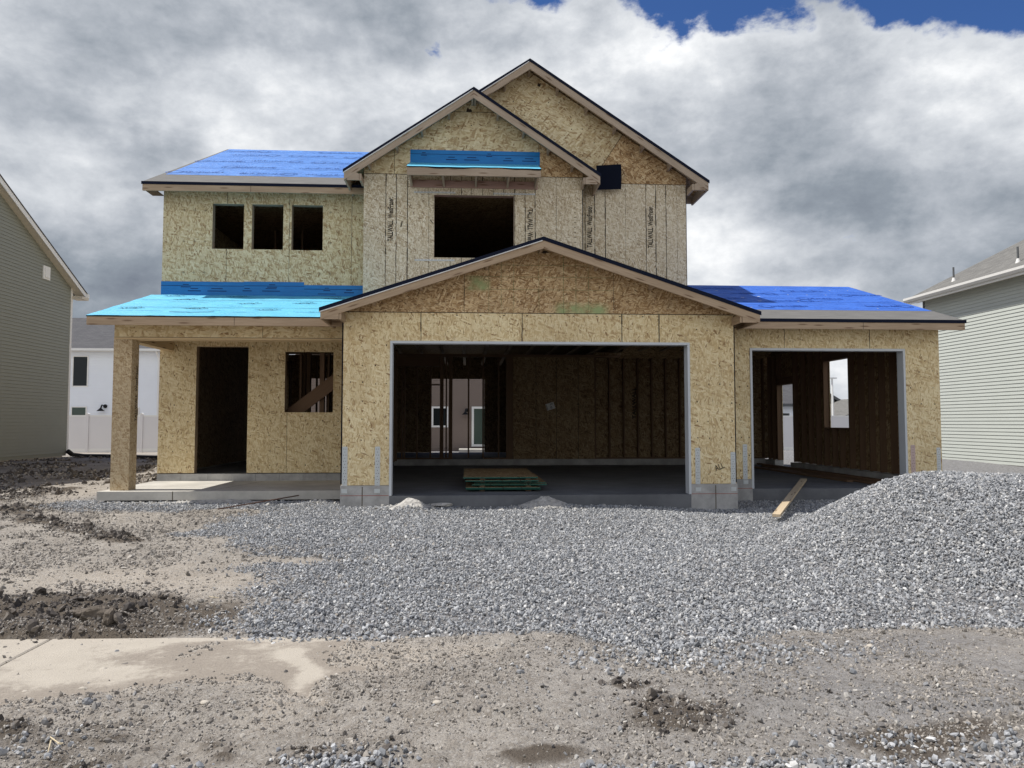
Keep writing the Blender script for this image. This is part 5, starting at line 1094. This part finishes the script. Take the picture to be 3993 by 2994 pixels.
# ------------------------------------------------------------------ single things on the ground
def lump(name, loc, size, mat, seed, label, cat, group=None, rough=.18, sub_=3, cuts=8, rz=0):
    r = random.Random(seed); bm = bmesh.new(); bmesh.ops.create_icosphere(bm, subdivisions=sub_, radius=1.0)
    pl = [(Vector((r.gauss(0, 1), r.gauss(0, 1), r.gauss(0, .8))).normalized(), r.uniform(.6, .9)) for _ in range(cuts)]
    from mathutils import noise as mn
    for v in bm.verts:
        for n, d in pl:
            k = v.co.dot(n)
            if k > d: v.co -= n * (k - d)
        v.co *= 1 + rough * mn.fractal(v.co * 2.3 + Vector((seed, 0, 0)), 1.0, 2.0, 4); v.co = Vector((v.co.x * size[0], v.co.y * size[1], v.co.z * size[2]))
    me = bpy.data.meshes.new(name); bm.to_mesh(me); bm.free(); me.materials.append(mat); o = bpy.data.objects.new(name, me); COL.objects.link(o)
    gz_ = float(ground_z(np.array([loc[0]]), np.array([loc[1]]))[0]); o.location = (loc[0], loc[1], gz_ + (loc[2] if len(loc) > 2 else size[2] * .35)); o.rotation_euler = (0, 0, rz); return tag(o, label, cat, group)
M['rock_t'] = concrete_mat('tan river stone', (.46, .42, .36), .2, 20); M['rock_g'] = concrete_mat('grey rock', (.25, .255, .265), .3, 20); M['clodm'] = concrete_mat('big soil clod', (.13, .11, .09), .35, 12); M['chunk'] = concrete_mat('concrete chunk', (.42, .405, .38), .35, 10)
lump('soil_clod', (-2.86, 6.0), (.115, .075, .08), M['clodm'], 3, 'largest dark clod of dug soil beside the sidewalk edge', 'soil clod', None, .2, 4)
lump('soil_clod', (-2.72, 5.92), (.055, .07, .08), M['clodm'], 5, 'upright dark clod just right of the largest soil clod', 'soil clod', None, .2, 4)
lump('soil_clod', (-3.02, 6.1), (.065, .055, .045), M['clodm'], 8, 'small dark clod just left of the largest soil clod', 'soil clod', None, .2, 3)
lump('stone', (-2.37, 5.08), (.027, .022, .016), M['rock_t'], 11, 'smooth tan stone lying alone in the middle of the bare sidewalk', 'stone', None, .05, 3, 2)
lump('stone', (-2.45, 5.45), (.022, .018, .016), M['rock_g'], 12, 'grey angular stone on the sidewalk behind the smooth tan stone', 'stone', None, .1)
lump('stone', (-2.31, 4.70), (.034, .02, .02), M['rock_t'], 13, 'elongated brown stone where the sidewalk disappears under dirt', 'stone', None, .12)
lump('stone', (-2.64, 4.69), (.025, .02, .015), M['rock_t'], 14, 'pale rounded stone nearest the left frame at the sidewalk edge', 'stone', None, .05, 3, 2)
lump('stone', (-2.13, 4.39), (.03, .024, .024), M['rock_g'], 15, 'dark blue grey rock standing up from the dirt in front of the sidewalk', 'stone', None, .15)
lump('stone', (-1.47, 4.35), (.026, .022, .014), M['rock_t'], 16, 'pale flat stone in the dirt front of centre left', 'stone', None, .06, 3, 2)
lump('stone', (-.17, 4.26), (.026, .02, .013), M['rock_t'], 17, 'cream flat stone alone on the dirt in front of the garage', 'stone', None, .06, 3, 2)
lump('stone', (.33, 4.74), (.026, .022, .02), M['rock_g'], 18, 'single grey rock on bare dirt below the middle of the gravel', 'stone', None, .12)
lump('stone', (2.81, 5.13), (.03, .024, .02), M['rock_t'], 19, 'light stone on the dirt in front of the gravel heap', 'stone', None, .1)
def mound(name, cx, cy, rx, ry, h, mat, seed, label, cat):
    n = 44; u_ = np.linspace(-1.25, 1.25, n); U, V = np.meshgrid(u_, u_); Rr = np.hypot(U, V) + (fbm(U * 1.5 + seed, V * 1.5, seed, 3) - .5) * .7
    X_ = cx + U * rx; Y_ = cy + V * ry; Hh = h * np.clip(1 - Rr, 0, 1) ** .7 * (.45 + 1.1 * fbm(X_ * 11, Y_ * 11, seed, 5, .6)) + .02 * (fbm(X_ * 40, Y_ * 40, seed + 3, 3) - .5); Zz = ground_z(X_, Y_) + Hh - .025 * (Rr > .95) - .006
    m_ = MB()
    for i in range(n - 1):
        for j in range(n - 1):
            if Rr[i:i + 2, j:j + 2].min() < 1.02: m_.face([(X_[p, q_], Y_[p, q_], Zz[p, q_]) for p, q_ in ((i, j), (i, j + 1), (i + 1, j + 1), (i + 1, j))])
    return tag(m_.build(name, mat), label, cat)
mound('concrete_spill', -.95, 12.0, .40, .2, .075, M['chunk'], 31, 'lumpy pale concrete spill at the left foot of the wide garage opening', 'concrete spill')
mound('concrete_spill', 1.22, 11.95, .55, .22, .085, M['chunk'], 32, 'lumpy pale concrete spill below the sheet stack in the garage opening', 'concrete spill')
mound('concrete_spill', -4.2, 12.86, 1.5, .16, .06, M['chunk'], 35, 'rough strip of spilt concrete along the foot of the porch slab', 'concrete spill')
lump('concrete_chunk', (-.42, 12.1, .06), (.20, .07, .035), M['chunk'], 33, 'flat broken slab of pale concrete leaning at the garage threshold', 'concrete chunk', None, .1, 3)
def one(name, mb, mats, label, cat, group=None): return tag(mb.build(name, mats), label, cat, group)
m = MB(); m.beam((4.55, 10.84, .225), (6.46, 14.07, .50), .112, .040); one('plank', m, M['wood_pale'], 'lone pale plank leaning from the gravel onto the small garage floor', 'plank')
m = MB(); m.cyl((-3.78, 11.58, .29), (-2.88, 12.93, .36), .010); one('steel_bar', m, M['rust'], 'thin rusty bar lying on gravel in front of the porch', 'steel bar')
for i, (x, y0, y1, z, dx, lb) in enumerate(((8.25, 13.7, 18.9, .425, .0, 'dark plank on the floor nearest the side wall of the small garage'), (8.05, 14.2, 19.8, .425, -.05, 'dark plank second from the side wall on the garage floor'), (7.86, 13.9, 18.4, .425, -.1, 'dark plank third from the side wall, shortest on the floor'), (7.66, 14.6, 20.1, .425, -.14, 'dark plank farthest from the side wall of the small garage'), (8.12, 14.0, 20.2, .464, -.1, 'dark plank lying across the top of the other planks'))):
    m = MB(); m.beam((x, y0, z), (x + dx, y1, z), .14, .038); one('plank', m, M['wood_shade'], lb, 'plank', 'planks along the side wall of the small garage')
sh = ((-.034, 1.252, 12.92, 15.35, .437, 'lowest strand board sheet of the stack on the garage floor'), (-.045, 1.245, 12.88, 15.32, .461, 'second sheet from the bottom of the stack, green edge forward'), (.06, 1.37, 12.97, 15.4, .510, 'third sheet from the bottom, shifted right in the stack'), (.10, 1.36, 13.03, 15.45, .535, 'middle sheet set back and shifted right in the stack'), (-.05, 1.22, 12.90, 15.33, .582, 'second sheet from the top of the stack, green edge forward'), (-.085, 1.205, 12.95, 15.4, .632, 'topmost strand board sheet of the stack on the garage floor'))
for x0, x1, y0, y1, z, lb in sh:
    m = MB(); m.box(x0 + .004, x1 - .004, y0 + .004, y1 - .004, z + .001, z + .022, 0, False)
    for a, b, c, d in ((x0, x1, y0, y0 + .0035), (x0, x1, y1 - .0035, y1), (x0, x0 + .0035, y0 + .0036, y1 - .0036), (x1 - .0035, x1, y0 + .0036, y1 - .0036)): m.box(a, b, c, d, z, z + .020, 1, False)
    for k in (1, 2, 3): xk = x0 + (x1 - x0) * k / 4; m.box(xk - .008, xk + .008, y0 - .001, y0 + .003, z + .003, z + .0235, 2, False)
    one('strand_board_sheet', m, [M['osb_shade'], M['grn'], M['ink']], lb, 'board sheet', 'stack of board sheets in the garage')
for z, hgt in ((.405, .032), (.4835, .026), (.558, .024), (.605, .026)):
    for x in (.2, 1.0):
        m = MB(); m.box(x, x + .09, 13.0, 15.2, z + .001, z + hgt - .001); one('spacer_board', m, M['wood_shade'], 'thin wood spacer between the board sheets stacked in the garage', 'spacer', 'spacers in the sheet stack')
m = MB(); pts = [(-13.3, 25.62, .66), (-13.2, 25.75, .52), (-12.9, 25.9, .47), (-12.2, 25.9, .46), (-10.8, 25.7, .43), (-9.2, 25.3, .42), (-7.4, 25.1, .40)]
for a, b in zip(pts[:-1], pts[1:]): m.cyl(a, b, .075, n=12)
one('drain_hose', m, M['black'], 'black corrugated drain hose lying on dirt from the corner of the shaded sage house', 'hose')
m = MB()
for a, b in (((-2.08, 3.93, .03), (-1.96, 3.80, .045)), ((-2.05, 3.88, .035), (-1.99, 3.74, .03)), ((-1.99, 3.83, .04), (-1.94, 3.78, .06))): m.cyl(a, b, .0035, .002, 6)
one('twig', m, M['twig'], 'dry forked straw twig on the dirt at lower left', 'twig')
m = MB(); m.cyl((-2.26, 6.75, .075), (-2.15, 6.66, .085), .0035, .002, 6); one('twig', m, M['twig'], 'short pale straw twig on the dark soil beside the gravel', 'twig')

# ================================================================== SKY, SUN, CAMERA
YAW, PIT = R(3.35), math.atan(150 / 2900)
SUNDIR = Vector((-.55, .02, 1.0)).normalized()
w = bpy.data.worlds.new('World'); S.world = w; w.use_nodes = True; nt = w.node_tree; nt.nodes.clear(); g = NG(nt)
out = g.n('ShaderNodeOutputWorld'); bg = g.n('ShaderNodeBackground', {'Strength': 0.1}); nt.links.new(bg.outputs[0], out.inputs[0])
sky = g.n('ShaderNodeTexSky', sky_type='NISHITA', sun_disc=False); sky.sun_elevation = math.asin(SUNDIR.z); sky.sun_rotation = math.atan2(SUNDIR.x, SUNDIR.y); sky.altitude = 1300; sky.air_density = 1.0; sky.dust_density = .3; sky.ozone_density = 2.0
D = g.n('ShaderNodeTexCoord').outputs['Generated']; sx = g.n('ShaderNodeSeparateXYZ', {0: D})
def cn(scale, detail, rough, loc, zs=1.9, dist=0.0):
    mp = g.n('ShaderNodeMapping', {'Vector': D, 'Location': loc, 'Scale': (1, 1, zs)}).outputs[0]
    return noise(g, mp, scale, detail, rough, dist)
big = cn(2.4, 3, .5, (3.1, 1.7, .4), 2.0, .2); med = cn(6.0, 12, .58, (1.0, 8.2, 3.0), 1.7, .15); fin = cn(19, 9, .62, (5, 2, 9), 1.5, .1)
def billow(n): return g.math('SUBTRACT', 1.0, g.math('ABSOLUTE', g.math('MULTIPLY', g.math('SUBTRACT', n, .5), 4.0)))
bil = g.math('ADD', g.math('MULTIPLY', billow(cn(5.0, 2, .5, (7, 3, 1), 1.7, .3)), .6), g.math('MULTIPLY', billow(cn(12.0, 3, .5, (2, 5, 7), 1.6, .2)), .4))
# clear blue above the cloud bank on the right
az = g.math('DIVIDE', sx.outputs[0], g.math('MAXIMUM', sx.outputs[1], .05))
el = g.math('DIVIDE', sx.outputs[2], g.math('MAXIMUM', sx.outputs[1], .05)); edge = g.math('ADD', el, g.math('ADD', g.math('MULTIPLY', g.math('SUBTRACT', med, .5), .22), g.math('MULTIPLY', g.math('SUBTRACT', fin, .5), .09)))
right = g.smooth(az, -.09, .03)
thr = g.math('SUBTRACT', .80, g.math('MULTIPLY', right, .232))
clear = g.smooth(g.math('SUBTRACT', edge, thr), -.006, .022)
front = g.smooth(sx.outputs[1], .15, .5)
clear = g.math('MULTIPLY', clear, front)
zen = g.smooth(g.math('ADD', sx.outputs[2], g.math('MULTIPLY', g.math('SUBTRACT', big, .5), .25)), .60, .74); clear = g.math('MAXIMUM', clear, zen)
def ray(x, y):
    f_, cx_, cy_ = 2900., 1996.5, 1497.; x *= 3993 / 2212.; y *= 3993 / 2212.
    fw = Vector((math.sin(YAW) * math.cos(PIT), math.cos(YAW) * math.cos(PIT), math.sin(PIT))); rt = Vector((math.cos(YAW), -math.sin(YAW), 0)); up = rt.cross(fw)
    return (fw + rt * ((x - cx_) / f_) - up * ((y - cy_) / f_)).normalized()
def spot(px, py, rad):
    d = ray(px, py); dp = g.n('ShaderNodeVectorMath', operation='DOT_PRODUCT', ins={0: D, 1: d}).outputs['Value']
    return g.math('EXPONENT', g.math('DIVIDE', g.math('SUBTRACT', dp, 1.0), 1 - math.cos(rad / 1606.)))
wob = g.math('MULTIPLY', g.math('SUBTRACT', med, .5), .9)
tone = g.math('ADD', .56, g.math('ADD', g.math('MULTIPLY', g.math('SUBTRACT', big, .5), .55), g.math('ADD', g.math('MULTIPLY', g.math('SUBTRACT', med, .5), 1.05), g.math('ADD', g.math('MULTIPLY', g.math('SUBTRACT', bil, .35), .16), g.math('MULTIPLY', g.math('SUBTRACT', fin, .5), .50)))))
for px_, py_, rd, am in ((480, 260, 190, .20), (120, 400, 190, .14), (1000, 150, 170, .20), (1330, 110, 200, .10), (1700, 130, 260, .05), (2100, 140, 150, .04), (1560, 590, 170, .18), (2150, 300, 160, .06), (760, 240, 150, .10), (1960, 640, 200, .05),
                         (850, 30, 260, -.20), (250, 60, 260, -.14), (230, 590, 220, -.26), (60, 680, 160, -.14), (520, 380, 120, -.05), (1800, 300, 230, -.12), (1870, 475, 110, -.26), (1700, 480, 90, -.12), (2120, 540, 200, -.16), (1620, 420, 120, -.06), (100, 200, 120, -.05), (2100, 380, 140, -.05)):
    s_ = spot(px_, py_, rd); tone = g.math('ADD', tone, g.math('MULTIPLY', s_, am))
hl = g.math('ADD', g.math('MULTIPLY', spot(930, 100, 40), .44), g.math('MULTIPLY', spot(1100, 60, 80), .50)); hl = g.smooth(g.math('ADD', hl, g.math('ADD', g.math('MULTIPLY', g.math('SUBTRACT', med, .5), 1.7), g.math('MULTIPLY', g.math('SUBTRACT', fin, .5), 1.3))), .40, .66); clear = g.math('MAXIMUM', clear, hl)
# sunlit cloud tops along the edge of the clear patch
rim = g.math('MULTIPLY', g.smooth(g.math('SUBTRACT', edge, thr), -.11, -.01), g.math('MULTIPLY', right, front)); tone = g.math('ADD', tone, g.math('MULTIPLY', rim, .03))
tone = g.math('ADD', tone, g.math('MULTIPLY', g.math('SUBTRACT', 1.0, front), .26))     # unseen sky behind the viewer brightened to fill the shaded fronts
cloud = g.ramp(tone, [(.0, (1.6, 1.85, 2.3)), (.28, (2.6, 2.95, 3.4)), (.5, (4.2, 4.5, 4.95)), (.72, (6.2, 6.45, 6.8)), (.95, (8.9, 9.0, 9.1))])
blue = g.mix(1.0, sky.outputs[0], (.42, .62, .95), 'MULTIPLY')
nt.links.new(g.mix(clear, cloud, blue), bg.inputs[0])
sd = bpy.data.lights.new('sun', 'SUN'); sd.energy = 5.0; sd.angle = R(.5); sd.color = (1.0, .955, .88); so = bpy.data.objects.new('sun', sd); COL.objects.link(so); so.rotation_euler = SUNDIR.to_track_quat('Z', 'Y').to_euler(); so.location = SUNDIR * 60
cd = bpy.data.cameras.new('camera'); cd.sensor_width = 36; cd.lens = 36 * 2900 / 3993; cd.clip_end = 3000; cd.clip_start = .05; cam = bpy.data.objects.new('camera', cd); COL.objects.link(cam); cam.location = (0, 0, 1.6); cam.rotation_euler = (math.pi / 2 + PIT, 0, -YAW); S.camera = cam
S.view_settings.view_transform = 'Standard'; S.view_settings.look = 'None'; S.view_settings.exposure = 0.2; S.view_settings.gamma = 1
S.cycles.max_bounces = 8; S.cycles.diffuse_bounces = 4
